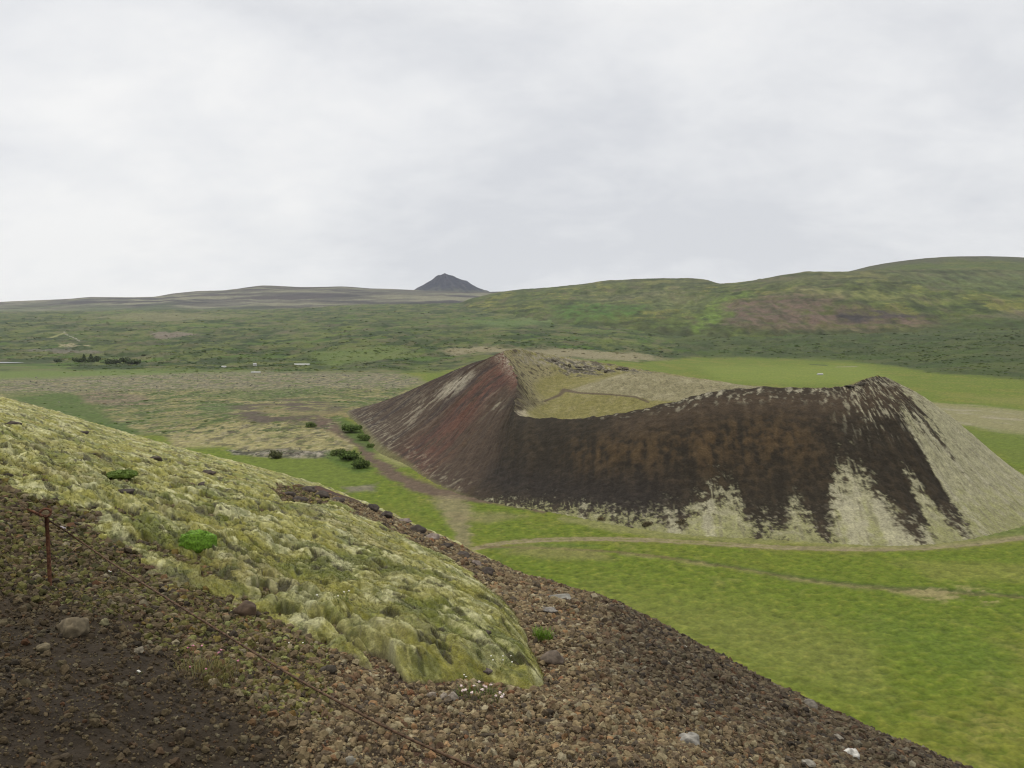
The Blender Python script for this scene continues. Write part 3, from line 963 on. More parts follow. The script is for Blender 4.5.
NS, NT, NI = 1500, 210, 130
seg = np.linalg.norm(np.roll(RIM, -1, 0) - RIM, axis=1) + np.linalg.norm(np.roll(BASE, -1, 0) - BASE, axis=1)
seg[18:] *= .5                                             # the hidden back needs fewer columns
cum = np.concatenate([[0], np.cumsum(seg)])
tt = np.interp(np.linspace(0, cum[-1], NS, endpoint=False), cum, np.arange(len(RIM) + 1))
rim = closed_cr(RIM, tt); base = closed_cr(BASE, tt)
bpx = np.interp(tt, np.arange(len(RIM) + 1), np.append(BPX[:, 0], BPX[0, 0]))
sarc = np.interp(tt, np.arange(len(RIM) + 1), np.concatenate([[0], np.cumsum(np.linalg.norm(np.roll(BASE, -1, 0) - BASE, axis=1))]))
wig = np.clip(1 - np.abs(np.arange(NS) - np.searchsorted(tt, 3)) / 260., 0, 1)
rim[:, 0] += (2.2 * fbm(sarc / 11, 0 * sarc + 7, 3, 157)) * np.where((tt > 1) & (tt < 5.5), 1, .3)
rim[:, 2] += .55 * fbm(sarc / 5, 0 * sarc, 4, 161) + .9 * np.clip(fbm(sarc / 9, 0 * sarc + 3, 3, 165) - .1, 0, 1)

# inner bowl: thin plate through the rim and the points seen inside
inner_pts = [at(533, 411, 396), at(550, 409, 394), at(566, 402, 402), at(545, 396, 424), at(530, 374, 448), at(550, 378, 452), at(560, 388, 436), at(566, 391, 424), at(585, 386, 424), at(600, 380.0, 424), at(618, 374.2, 424),
             at(640, 370.6, 424), at(665, 373, 420), at(690, 377, 412), at(720, 381.5, 400), at(600, 397, 400), at(640, 397, 390), at(585, 376, 456), at(600, 376, 458), at(618, 376, 462)]
inner_pts += [np.array(q, float) for q in ((60, 462, 33), (78, 455, 33), (92, 440, 32), (105, 372, 27), (120, 345, 30), (92, 350, 26), (66, 345, 22), (42, 352, 20), (22, 375, 19), (130, 325, 34))]
K = np.concatenate([np.array(inner_pts), closed_cr(RIM, np.arange(0, len(RIM), .5))])


def tps(P):
    def ker(d2): return 0.5 * d2 * np.log(d2 + 1e-9)
    d2 = ((P[:, None, :2] - P[None, :, :2]) ** 2).sum(-1)
    n = len(P)
    A = np.zeros((n + 3, n + 3))
    A[:n, :n] = ker(d2) + 30 * np.eye(n)
    A[:n, n] = 1; A[:n, n + 1:] = P[:, :2]
    A[n, :n] = 1; A[n + 1:, :n] = P[:, :2].T
    w = np.linalg.solve(A, np.append(P[:, 2], [0, 0, 0]))

    def f(x, y):
        s = w[n] + w[n + 1] * x + w[n + 2] * y
        for k in range(n):
            s = s + w[k] * ker((x - P[k, 0]) ** 2 + (y - P[k, 1]) ** 2)
        return s
    return f


ftps = tps(K)
cen = np.array([72.0, 392.0])
t_in = np.linspace(1, 0.0005, NI)[:, None]
ix = cen[0] + (rim[None, :, 0] - cen[0]) * t_in
iy = cen[1] + (rim[None, :, 1] - cen[1]) * t_in
iz = ftps(ix, iy)
bl = sstep(.86, 1.0, t_in)
iz = iz + bl * (rim[None, :, 2] - ftps(rim[:, 0], rim[:, 1])[None])
t_out = np.linspace(0, 1.08, NT)[1:, None]
ox = rim[None, :, 0] + (base[None, :, 0] - rim[None, :, 0]) * t_out
oy = rim[None, :, 1] + (base[None, :, 1] - rim[None, :, 1]) * t_out
te = np.clip(t_out, 0, 1)
oz = base[None, :, 2] + (rim[None, :, 2] - base[None, :, 2]) * (1 - te + .045 * np.sin(2 * np.pi * te)) - (t_out - te) * 80
env = np.sin(np.clip(te, 0, 1) * np.pi) ** .6
SA = np.broadcast_to(sarc, oz.shape); TO = np.broadcast_to(t_out, oz.shape)
streak = fbm(SA / 7.0 + 0.25 * fbm(SA / 20, TO * 3, 2, 171), TO * 1.6, 4, 173)
dvec = np.array([-80.0, -75.0]) / math.hypot(80, 75)
fal, fac_ = ox * dvec[0] + oy * dvec[1], -ox * dvec[1] + oy * dvec[0]        # along / across the fall of the left flank
streakf = fbm(SA / 1.8, TO * 5.0, 3, 177)
oz = oz + env * (0.75 * streak + .25 * streakf) + env * .25 * fbm(ox / 2.0, oy / 2.0, 3, 179)
iz = iz + (1 - bl) * .35 * fbm(ix / 4, iy / 4, 4, 181)

# --- colours outside: dark cinders over pale mossy slopes
BP = np.broadcast_to(bpx, oz.shape)
fing = [(330, 1.2), (470, 1.2), (500, 1.03), (540, .99), (575, .95), (600, .93), (630, .95), (645, .92), (655, .88), (668, .86), (680, .93), (688, .86), (700, .80), (715, .75), (732, .74), (746, .80), (753, .96), (762, .98), (769, .92), (777, .98), (787, .98), (793, .84),
        (803, .80), (813, .84), (821, .96), (832, .99), (839, .92), (846, .74), (857, .62), (870, .58), (884, .60), (900, .70), (914, .84), (926, .965), (936, .96), (943, .72), (951, .64), (958, .70), (964, .93), (976, .97), (982, .80), (988, .40), (994, .27), (1002, .30), (1008, .46), (1014, .32), (1021, .56), (1027, .30), (1034, .46), (1040, .20), (1050, .12), (1068, .05), (1100, .2)]
lim = np.interp(BP + 6 * streak * sstep(.2, .6, TO) + 2.5 * streakf, [q[0] for q in fing], [q[1] for q in fing])
nz_o = fbm(ox / 3.2, oy / 3.2, 4, 185)
nz_f = fbm(ox / 1.1, oy / 1.1, 4, 187, .65)
fleck = fbm(SA / 1.3, TO * 12, 4, 189, .65)
dark = sstep(-.07, .07, lim - TO + .06 * streakf + .16 * nz_o + .13 * nz_f)
dark = np.maximum(dark, .85 * sstep(.0, .12, lim + .22 - TO) * sstep(.2, .42, fleck + .3 * nz_o) * sstep(480, 560, BP))
dark = dark * (1 - .8 * sstep(.25, .5, fleck) * sstep(.16, .02, lim - TO) * sstep(.4, .6, TO))
front = sstep(395, 470, BP)
co = np.empty(oz.shape + (3,))
co[:] = (0.240, 0.230, 0.148)
co = mixc(co, (0.175, 0.178, 0.075), .8 * sstep(.68, 1.0, TO + .25 * nz_o))
co = mixc(co, (0.29, 0.275, 0.20), .7 * sstep(.0, .5, streak - .3 * nz_o))
co = mixc(co, (0.11, 0.10, 0.075), .55 * sstep(.22, .55, streakf + .6 * nz_o))
dk = np.empty_like(co); dk[:] = (0.021, 0.017, 0.012)
dk = mixc(dk, (0.032, 0.0245, 0.016), .8 * sstep(-.1, .5, nz_o + streak))
rust = np.exp(-((TO - .42 - .04 * streak) / .17) ** 2) * sstep(540, 600, BP) * (1 - sstep(800, 880, BP))
dk = mixc(dk, (0.074, 0.046, 0.020), .5 * rust * sstep(-.5, .6, nz_o * .7 + .5 * streakf + .6 * streak))
dk = mixc(dk, (0.054, 0.038, 0.025), .6 * np.exp(-((TO - .15) / .12) ** 2) * sstep(580, 640, BP))
dk = mixc(dk, (0.020, 0.017, 0.016), .7 * np.exp(-((TO - .75) / .2) ** 2) * (1 - sstep(640, 720, BP)))
# pale lichen specks under the rim
spn = fbm(SA / 2.6 + TO * 6, TO * 16, 4, 191, .62)
sp = sstep(.12, .4, spn) * (1 - sstep(.06, .19, TO - .06 * streak)) * sstep(640, 700, BP)
sp = np.maximum(sp, .9 * sstep(.2, .45, fbm(SA / 2.4, TO * 24, 4, 193, .6)) * (1 - sstep(.02, .09, TO)) * sstep(560, 640, BP))
dk = mixc(dk, (0.24, 0.225, 0.17), sp * .8)
sp2 = sstep(.12, .42, fbm(SA / 2.2, TO * 9, 4, 195, .65)) * (1 - sstep(.25, .5, TO)) * sstep(850, 930, BP)
dk = mixc(dk, (0.27, 0.255, 0.185), sp2 * .7)
sp3 = sstep(.2, .5, fbm(ox / 1.7, oy / 1.7, 4, 197)) * sstep(.72, .9, TO) * sstep(560, 640, BP)
dk = mixc(dk, (0.19, 0.175, 0.13), sp3 * .75)
# --- left flank: brown, red and lichen grey streaks
lf = np.empty_like(co); lf[:] = (0.050, 0.036, 0.027)
st2 = fbm(fac_ / 11.0 + .3 * nz_o, fal / 60, 4, 201); st3 = fbm(fac_ / 5.0 + .35 * nz_o, fal / 17, 5, 205, .6)
lf = mixc(lf, (0.034, 0.026, 0.024), .9 * sstep(0, .4, st2))
red = np.exp(-((BP - 408 - 10 * st2) / 16) ** 2)
lf = mixc(lf, (0.088, 0.040, 0.030), .75 * red * sstep(-.5, .3, st3))
lf = mixc(lf, (0.100, 0.046, 0.034), .7 * (1 - sstep(.02, .16, TO)) * sstep(350, 375, BP) * (1 - sstep(430, 455, BP)))
lf = mixc(lf, (0.16, 0.145, 0.11), .4 * sstep(.08, .38, st3) * np.exp(-((TO - .30) / .16) ** 2) * (1 - sstep(384, 400, BP)))
lf = mixc(lf, (0.13, 0.115, 0.085), .42 * sstep(.05, .4, st3 + .3 * nz_o) * sstep(.4, .6, TO) * (1 - sstep(380, 402, BP)))
lf = mixc(lf, (0.20, 0.185, 0.14), .75 * sstep(.15, .4, st3) * np.exp(-((TO - .27) / .15) ** 2) * np.exp(-((BP - 437) / 14) ** 2))
lf = mixc(lf, (0.115, 0.080, 0.035), .6 * sstep(.1, .45, st2) * sstep(.25, .5, TO) * np.exp(-((BP - 455) / 25) ** 2))
lf = mixc(lf, (0.19, 0.175, 0.13), .55 * sstep(.05, .3, st3 * .6 + nz_o * .5) * np.exp(-((TO - .93) / .07) ** 2) * (1 - sstep(470, 490, BP)))
pm1 = poly_mask(*proj(ox + 4 * nz_o, oy + 4 * st3, oz + 1.2 * nz_o), [(473, 372), (464, 374), (448, 384), (436, 396), (444, 399), (458, 391), (468, 382)], 6, 1.5)
lf = mixc(lf, (0.255, 0.235, 0.185), pm1 * .85 * sstep(-.35, .1, st3))
pm2 = poly_mask(*proj(ox + 4 * nz_o, oy + 4 * st3, oz + 1.2 * nz_o), [(452, 380), (432, 392), (405, 414), (398, 428), (412, 425), (432, 408), (450, 392)], 8, 1.5)
lf = mixc(lf, (0.19, 0.17, 0.13), pm2 * .7 * sstep(-.1, .3, st3))
lf = mixc(lf, (0.215, 0.198, 0.155), .85 * (1 - sstep(.02, .13, TO + .05 * nz_o)) * sstep(-.15, .2, nz_f + .4 * nz_o) * (1 - sstep(405, 440, BP)))
lf = mixc(lf, (0.14, 0.14, 0.06), sstep(.96, 1.02, TO) * .7)
dk = lerp(lf, dk, sstep(440, 500, BP + 14 * st2)[..., None])
co = lerp(co, dk, dark[..., None])
back_m = sstep(1069, 1090, BP)
co = mixc(co, (0.165, 0.155, 0.08), back_m)
co *= (1 + .22 * nz_o + .12 * streakf)[..., None]
# --- inside
ipx, ipy = proj(ix, iy, iz)
ni = fbm(ix / 6, iy / 6, 4, 211); nj = fbm(ix / 1.6, iy / 1.6, 4, 215)
ci_ = np.empty(iz.shape + (3,)); ci_[:] = (0.142, 0.131, 0.050)
ci_ = mixc(ci_, (0.172, 0.156, 0.072), .8 * sstep(-.1, .5, ni))
mound = poly_mask(ipx + 3 * ni, ipy + 1.2 * nj, [(566, 391), (600, 380), (620, 374), (640, 371), (700, 379), (770, 386), (770, 400), (690, 402), (650, 400), (636, 397), (610, 394), (585, 393)], 3, 2)
ci_ = mixc(ci_, (0.185, 0.170, 0.106), .9 * mound)
ci_ = mixc(ci_, (0.225, 0.206, 0.134), .6 * mound * sstep(0, .4, ni + .4 * nj))
ci_ = mixc(ci_, (0.080, 0.068, 0.042), .6 * mound * sstep(.05, .4, nj - .2 * ni))
npk = fbm(ix / 2.4, iy / 2.4, 4, 217, .62)
wall = poly_mask(ipx + 5 * ni, ipy + 2.5 * npk, [(500, 350), (524, 352), (535, 358), (548, 366), (556, 374), (542, 378), (533, 384), (536, 394), (548, 402), (530, 410), (516, 418), (504, 418)], 5, 2)
ci_ = mixc(ci_, (0.175, 0.158, 0.092), .8 * wall)
ci_ = mixc(ci_, (0.046, 0.036, 0.027), .92 * wall * sstep(.0, .22, npk + .5 * sstep(530, 514, ipx) * sstep(366, 386, ipy) - .12))
ci_ = mixc(ci_, (0.215, 0.198, 0.15), .8 * poly_mask(ipx + 6 * ni, ipy + 3 * npk, [(512, 350), (545, 354), (575, 359), (600, 363), (590, 368), (562, 366), (540, 366), (520, 362)], 5, 2) * sstep(-.25, .15, npk))
rocks = poly_mask(ipx + 6 * ni, ipy + 3 * nj, [(540, 357), (566, 360), (600, 363), (640, 369), (668, 374), (640, 373), (608, 373), (598, 376), (570, 376), (556, 369)], 4, 2)
ci_ = mixc(ci_, (0.05, 0.045, 0.04), .9 * rocks * sstep(-.25, .15, ni))
ci_ = mixc(ci_, (0.22, 0.2, 0.16), .7 * rocks * sstep(.1, .3, nj))
ci_ = mixc(ci_, (0.05, 0.040, 0.030), .5 * poly_mask(ipx + 4 * ni, ipy + 2 * nj, [(513, 372), (520, 382), (524, 396), (540, 402), (528, 407), (520, 416), (508, 416), (508, 385)], 4, 2))
ci_ = mixc(ci_, (0.28, 0.25, 0.18), .8 * poly_mask(ipx + 3 * ni, ipy + 2 * nj, [(512, 412), (524, 410), (530, 416), (515, 417)], 3, 2))
ci_ = mixc(ci_, (0.075, 0.058, 0.042), .9 * line_mask(ipx, ipy, [(545, 401, .9), (560, 395, 1.6), (564, 390, 2.4), (580, 393, .9), (610, 394.5, .8), (636, 397, .8), (648, 402, 1.0)], .8, 1.6))
rimb = np.broadcast_to(sstep(.93, 1, t_in), iz.shape)
ci_ = mixc(ci_, (0.055, 0.043, 0.036), rimb * sstep(.05, .25, ni) * .8)
ci_ *= (1 + .18 * nj)[..., None]
CV = np.concatenate([np.stack([ix, iy, iz], -1)[::-1], np.stack([ox, oy, oz], -1)], 0)
CC = np.concatenate([ci_[::-1], co], 0)
cr_mat = mat_attr('cinder and moss slope', 0.97, ((0.35, 0.28), (1.5, 0.42)), ((0.5, 0.5, 0.6), (1.8, 0.6, 0.25)))
crater = mesh_np('crater_hill', CV.reshape(-1, 3), grid_faces(CV.shape[0], NS, wrap=True), cr_mat, CC.reshape(-1, 3))
tag(crater, 'dark cinder crater hill with pale mossy lower slopes and a grassy bowl', None, None, 'structure')

# ================================================================== NEAR SLOPE
EYE = 1.6
sky_pts = [(-120, 365), (0, 399), (60, 415), (150, 443), (250, 468), (330, 490), (400, 520), (470, 552), (520, 576), (560, 587), (600, 597), (650, 621), (700, 648), (760, 683), (820, 711), (880, 738), (960, 771), (1060, 812)]
sp_ = np.array(sky_pts, float)
su, sv = uv(sp_[:, 0], sp_[:, 1])
sth = np.arctan(su)
lin = 0.388 * np.sin(sth) + 0.317 * np.cos(sth)
corr = sv * np.cos(sth) - lin
dist_pts = [(-300, 60), (0, 46), (150, 39), (300, 31), (400, 25), (480, 19), (560, 15.5), (650, 13), (760, 11), (960, 8.5), (1200, 7.5)]
du, _ = uv(np.array([q[0] for q in dist_pts], float), 400.0)
dth = np.arctan(du)
ths = np.radians(np.arange(-180, 180, .1))
corr_t = gsmooth(np.interp(ths, np.concatenate([[-1.2], sth, [1.2]]), np.concatenate([[0], corr, [0]])), 10)
rs_t = gsmooth(np.interp(ths, dth, [q[1] for q in dist_pts]), 40)


def near_base(x, y):
    """bare slope under the camera: height, and its photo-like lookup coordinates"""
    r_ = np.hypot(x, y)
    th = np.arctan2(x, y)
    s = 0.388 * np.sin(th) + 0.317 * np.cos(th) + np.interp(th, ths, corr_t)
    rs = np.interp(th, ths, rs_t)
    a = r_ / rs
    d = np.where(a < 1, EYE * (1 - a) ** 2, 0.0022 * (r_ - rs) ** 2)
    return -s * r_ - d, r_, th, s, rs


def near_coords(x, y):
    z, r_, th, s, rs = near_base(x, y)
    cs = np.maximum(np.cos(th), .2)
    veff = (s + np.where(r_ < rs, EYE * (1 - r_ / rs) ** 2 / np.maximum(r_, .3), -EYE * .35 * (1 - rs / np.maximum(r_, .1)))) / cs
    # v -> photo row, u -> photo column
    u = np.tan(np.clip(th, -1.3, 1.3))
    f = CP + veff * SP
    return z, CX + F * u / f, CY - F * (SP - veff * CP) / f, r_


moss_poly = [(-400, 250), (300, 300), (520, 470), (470, 540), (440, 531), (400, 513), (365, 497), (350, 492), (342, 497), (352, 512), (385, 527), (420, 545), (452, 563), (478, 582), (500, 598), (516, 618), (528, 640), (540, 668), (543, 686), (530, 696),
             (505, 690), (470, 684), (430, 682), (395, 680), (365, 670), (335, 655), (312, 637), (285, 622), (262, 608), (235, 598), (205, 588), (165, 577), (140, 562), (118, 546), (98, 534), (72, 514), (30, 499), (0, 487), (-400, 400)]
patch_poly = [(272, 489), (300, 485), (330, 488), (352, 498), (345, 507), (310, 506), (282, 502)]


def moss_fields(x, y, px, py, r_):
    """moss cover 0..1 and mat height; hummocks run along the contour of the slope"""
    al, dn = -.63 * x + .77 * y, .77 * x + .63 * y
    nA = fbm(x / 1.1, y / 1.1, 4, 221); nB = fbm(x / .34, y / .34, 3, 225)
    k = np.clip(5 / np.maximum(r_, 1), .25, 1.4)
    pxw, pyw = px + (14 * nA + 5 * nB) * k, py + (8 * nA + 3 * nB) * k
    t = sstep(290, 400, px) + sstep(380, 330, py) * 0
    mw = lerp(poly_mask(pxw, pyw, moss_poly, 46, 1.5), lerp(poly_mask(pxw, pyw, moss_poly, 36, 1.5), poly_mask(pxw, pyw, moss_poly, 14, 1.4), sstep(400, 480, px) + sstep(600, 560, py) * (1 - sstep(400, 480, px))), np.clip(t, 0, 1))
    mw = mw * (1 - poly_mask(pxw, pyw, patch_poly, 6, 1.6))
    calm = 1 - .78 * sstep(265, 350, px) * np.maximum(sstep(.75, 1.0, mw), .8 * sstep(440, 500, px))
    hole = fbm(al / 1.0 + 5, dn / .6, 4, 231)
    hole2 = fbm(al / .42, dn / .26, 3, 233)
    edge = poly_mask(px, py, [(-50, 470), (150, 500), (260, 545), (330, 600), (300, 640), (200, 600), (90, 560), (-50, 520)], 60, 1)
    field = mw + (.30 * nA + .22 * nB) * calm - .6 * calm * sstep(.30, .56, hole + .20 * edge) - .5 * calm * sstep(.36, .56, hole2 + .14 * edge) * (1 - sstep(430, 500, px) * sstep(620, 650, py))
    m = sstep(.42, .56, field)
    mh = lerp(mw, poly_mask(px + .3 * (pxw - px), py + .3 * (pyw - py), moss_poly, 40, 1.5), np.clip(t, 0, 1))
    rise = lerp(sstep(.42, 1.1, field) ** .8, sstep(.30, 1.0, mh) * sstep(.40, .75, field), np.clip(t, 0, 1))
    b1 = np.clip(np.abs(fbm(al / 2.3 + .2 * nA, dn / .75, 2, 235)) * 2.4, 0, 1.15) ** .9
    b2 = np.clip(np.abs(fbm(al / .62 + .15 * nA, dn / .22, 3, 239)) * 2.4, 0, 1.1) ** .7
    near = np.clip(9 / np.maximum(r_, 4), .55, 1)
    pit = sstep(.28, .5, fbm(al / .36 + 3, dn / .17, 4, 291)) * near
    hgt = (.044 - .055 * pit + .050 * b1 + .052 * b2 * near + .010 * nB) * (.12 + .88 * rise)
    return m, hgt, b1, b2, nA, nB, hole, rise


def near_detail(x, y, r_):
    return .06 * fbm(x / 1.4, y / 1.4, 3, 245) + .035 * fbm(x / .45, y / .45, 3, 249) + .012 * fbm(x / .12, y / .12, 3, 253)


def polar(u0, u1, nu, r0, r1, nr):
    px = np.linspace(u0, u1, nu)
    th = np.arctan((px - CX) / F)
    rr_ = np.exp(np.linspace(math.log(r0), math.log(r1), nr))
    TH, RR = np.meshgrid(th, rr_)
    return RR * np.sin(TH), RR * np.cos(TH)


path_poly = [(-300, 585), (0, 592), (60, 602), (120, 622), (170, 648), (215, 680), (255, 712), (285, 750), (300, 900), (-300, 900)]


def ground_cols(x, y, px, py):
    nA = fbm(x / .8, y / .8, 4, 261); nB = fbm(x / .13, y / .13, 4, 265)
    c = np.empty(x.shape + (3,)); c[:] = (0.050, 0.037, 0.024)
    c = mixc(c, (0.082, 0.060, 0.038), .7 * sstep(-.1, .5, nB))
    c = mixc(c, (0.045, 0.035, 0.031), .7 * sstep(0, .5, nA))
    pm = poly_mask(px + 25 * nA, py + 15 * nA, path_poly, 30, 1)
    c = mixc(c, (0.024, 0.0185, 0.013), pm * .85)
    c = mixc(c, (0.075, 0.07, 0.035), .5 * sstep(.15, .5, fbm(x / .35, y / .35, 4, 269)) * poly_mask(px, py, [(0, 480), (160, 570), (330, 650), (380, 690), (300, 720), (150, 660), (0, 600)], 30, 1))
    c = mixc(c, (0.085, 0.045, 0.03), .6 * sstep(.2, .5, nA) * (1 - pm))
    return c, pm


# full apron all round the viewpoint (coarse) and the detailed fan in front
x1, y1 = polar(-420, 1450, 1250, .9, 70, 1000)
z1, npx, npy, r1 = near_coords(x1, y1)
nB = fbm(x1 / .38, y1 / .38, 3, 225)
z1 = z1 + near_detail(x1, y1, r1)
c1, pm1 = ground_cols(x1, y1, npx, npy)
under = sstep(.1, .8, poly_mask(npx, npy, moss_poly, 20, 1.4))
c1 = mixc(c1, lerp(np.array((0.042, 0.030, 0.026)), np.array((0.095, 0.046, 0.034)), sstep(-.2, .4, nB)[..., None]), under * .85)
# continue the slope down to the plain
cin_mat = mat_attr('cinder ground', 0.97, ((9, 0.3), (45, 0.35)), ((14, 0.6, 0.04), (70, 0.7, 0.012)))
x2, y2 = polar(-420, 1450, 300, 70, 260, 80)
z2 = near_base(x2, y2)[0] + near_detail(x2, y2, 70) 
nX = np.concatenate([x1, x2[1:]] ) if x1.shape[1] == x2.shape[1] else None
x2, y2 = polar(-420, 1450, 1250, 70, 230, 50)
z2 = near_base(x2, y2)[0] + near_detail(x2, y2, 70) * np.clip((300 - np.hypot(x2, y2)) / 230, 0, 1)
c2, _ = ground_cols(x2, y2, near_coords(x2, y2)[1], near_coords(x2, y2)[2])
VX = np.concatenate([x1, x2[1:]]); VY = np.concatenate([y1, y2[1:]]); VZ = np.concatenate([z1, z2[1:]]) + CAMZ
VC = np.concatenate([c1, c2[1:]])
keep = (VZ > -3)
keepf = keep[:-1, :-1] | keep[1:, 1:]
Fq = grid_faces(VX.shape[0], VX.shape[1], keep=keepf)
V_, F_, C_ = compact(np.stack([VX, VY, VZ], -1).reshape(-1, 3), Fq, VC.reshape(-1, 3))
slope = mesh_np('slope', V_, F_, cin_mat, C_)
tag(slope, 'brown cinder slope falling away to the right under the viewpoint', None, None, 'structure')
# behind and beside the camera: the coarse rest of the slope
th_b = np.concatenate([np.linspace(math.atan((1450 - CX) / F) - .01, math.pi * 2 + math.atan((-420 - CX) / F) + .01, 120)])
r_b = np.exp(np.linspace(math.log(.9), math.log(60), 60))
TB, RB = np.meshgrid(th_b, r_b)
xb, yb = RB * np.sin(TB), RB * np.cos(TB)
zb = near_base(xb, yb)[0] + near_detail(xb, yb, RB) + CAMZ - .004
cb, _ = ground_cols(xb, yb, np.full(xb.shape, -200.), np.full(xb.shape, 700.))
kb = (zb > -3)[:-1, :-1]
V_, F_, C_ = compact(np.stack([xb, yb, zb], -1).reshape(-1, 3), grid_faces(60, 120, keep=kb), cb.reshape(-1, 3))
tag(mesh_np('slope', V_, F_, cin_mat, C_), 'cinder slope behind the viewpoint', None, None, 'structure')

# ---- the moss mat lying on it
dens = 1.0
xm, ym = polar(-260, 600, 1150, 2.6, 75, 1250)
zm, mpx, mpy, rm = near_coords(xm, ym)
mk, hgt, h1, h2, nA, nB, hole, rise = moss_fields(xm, ym, mpx, mpy, rm)
fuzz = fbm(xm / .05, ym / .05, 3, 271)
thick = poly_mask(mpx, mpy, [(380, 560), (470, 585), (560, 640), (560, 720), (420, 690), (380, 640)], 40, 1)
th_m = (hgt + .075 * thick * rise) * mk + .010 * fuzz * np.clip(6 / rm, .3, 1)
zmm = zm + near_detail(xm, ym, rm) + np.where(mk > .02, th_m, 0) - .05 * (1 - sstep(0, .25, mk))
cm = np.empty(xm.shape + (3,)); cm[:] = (0.172, 0.164, 0.026)
alm, dnm = -.63 * xm + .77 * ym, .77 * xm + .63 * ym
wet = fbm(alm / 1.7, dnm / 1.0, 4, 275)
fine = fbm(alm / .11, dnm / .05, 3, 279)
vfine = fbm(xm / .035, ym / .035, 3, 289)
blot = fbm(alm / .55, dnm / .30, 4, 283)
cm = mixc(cm, (0.090, 0.105, 0.013), .9 * sstep(-.02, .35, wet))
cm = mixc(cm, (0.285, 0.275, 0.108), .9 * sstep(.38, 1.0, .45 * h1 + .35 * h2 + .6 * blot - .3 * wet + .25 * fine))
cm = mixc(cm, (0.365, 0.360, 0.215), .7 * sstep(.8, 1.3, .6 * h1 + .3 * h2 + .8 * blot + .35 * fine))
cm = mixc(cm, (0.16, 0.17, 0.10), .4 * sstep(.15, .45, fbm(alm / .9, dnm / .5, 4, 285)))
cm = mixc(cm, (0.150, 0.120, 0.040), .4 * sstep(.15, .45, fbm(alm / 1.9, dnm / 1.2, 4, 287)))
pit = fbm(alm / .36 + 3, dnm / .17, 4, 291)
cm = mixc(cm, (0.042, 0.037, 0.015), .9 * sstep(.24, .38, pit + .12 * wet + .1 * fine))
cm = mixc(cm, (0.075, 0.088, 0.016), .6 * sstep(.12, .4, fbm(alm / .22, dnm / .09, 3, 293)) * np.clip(12 / rm, .3, 1))
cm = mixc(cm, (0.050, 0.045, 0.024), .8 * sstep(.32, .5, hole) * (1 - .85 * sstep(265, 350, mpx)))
cm = mixc(cm, (0.085, 0.066, 0.034), .8 * (1 - sstep(.35, .95, mk)))
cm *= 1.2 * (1 + .34 * fine + .16 * nB + .3 * vfine * np.clip(9 / rm - .3, 0, 1))[..., None]
keepm = (mk[:-1, :-1] > .03) | (mk[1:, 1:] > .03)
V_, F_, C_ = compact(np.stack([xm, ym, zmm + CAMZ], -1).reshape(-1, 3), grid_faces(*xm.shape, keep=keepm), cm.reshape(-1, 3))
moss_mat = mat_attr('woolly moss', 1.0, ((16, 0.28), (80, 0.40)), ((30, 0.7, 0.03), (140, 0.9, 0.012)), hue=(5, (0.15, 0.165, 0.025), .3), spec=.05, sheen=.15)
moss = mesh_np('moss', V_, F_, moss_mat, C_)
tag(moss, 'thick pale yellow green moss mat covering the near slope', None, None, 'stuff')
# the woolly shoots standing up from the mat
r = np.random.default_rng(23)
wsel = (mk * np.clip(1.2 - rm / 26, 0, 1) * (rm / 6) ** .3).ravel()
pick = np.nonzero(r.random(wsel.size) < wsel * np.where(rm.ravel() < 9, .24, .09))[0]
print('moss shoots', len(pick))
pb_ = np.stack([xm, ym, zmm + CAMZ], -1).reshape(-1, 3)[pick]
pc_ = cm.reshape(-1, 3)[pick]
pr_ = rm.ravel()[pick]
nb = 3
pb_ = np.repeat(pb_, nb, 0) + r.normal(0, .008, (len(pick) * nb, 3)) * [1, 1, .2]
pc_ = np.repeat(pc_, nb, 0) * r.uniform(.85, 1.2, (len(pick) * nb, 1))
pr_ = np.repeat(pr_, nb)
ln_ = r.uniform(.009, .022, len(pb_)) * np.clip(pr_ / 7, .8, 1.8)
az = r.uniform(0, 6.28, len(pb_))
wd_ = .0022 * np.clip(pr_ / 6, .8, 2.2)
side = np.stack([np.cos(az), np.sin(az), 0 * az], -1) * wd_[:, None]
tip = pb_ + np.stack([r.normal(0, .5, len(az)) + .35, r.normal(0, .5, len(az)) - .25, r.uniform(.5, 1, len(az))], -1) * ln_[:, None]
V3 = np.stack([pb_ - side - [0, 0, .004], pb_ + side - [0, 0, .004], tip], 1).reshape(-1, 3)
F3 = np.arange(len(V3)).reshape(-1, 3)
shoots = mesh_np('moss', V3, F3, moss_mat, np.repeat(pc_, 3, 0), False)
tag(shoots, 'woolly shoots standing up from the pale moss mat', None, None, 'stuff')


def near_z(x, y, with_moss=True):
    x = np.atleast_1d(np.asarray(x, float)); y = np.atleast_1d(np.asarray(y, float))
    z, px, py, r_ = near_coords(x, y)
    zz = z + near_detail(x, y, r_)
    if with_moss:
        m, hg, *_r = moss_fields(x, y, px, py, r_)
        th = poly_mask(px, py, [(380, 560), (470, 585), (560, 640), (560, 720), (420, 690), (380, 640)], 40, 1)
        zz = np.where(m > .03, zz + (hg + .075 * th * _r[-1]) * m, zz)
    return zz + CAMZ


def near_point(px, py, with_moss=False):
    """walk out along the sight line until it meets the near slope"""
    u, v = uv(px, py)
    ys = np.linspace(1.2, 60, 6000)
    zr = CAMZ - v * ys
    zs = near_z(u * ys, ys, with_moss)
    hit = np.nonzero(zs >= zr)[0]
    k = hit[0] if len(hit) else len(ys) - 1
    return np.array([u * ys[k], ys[k], zs[k]])


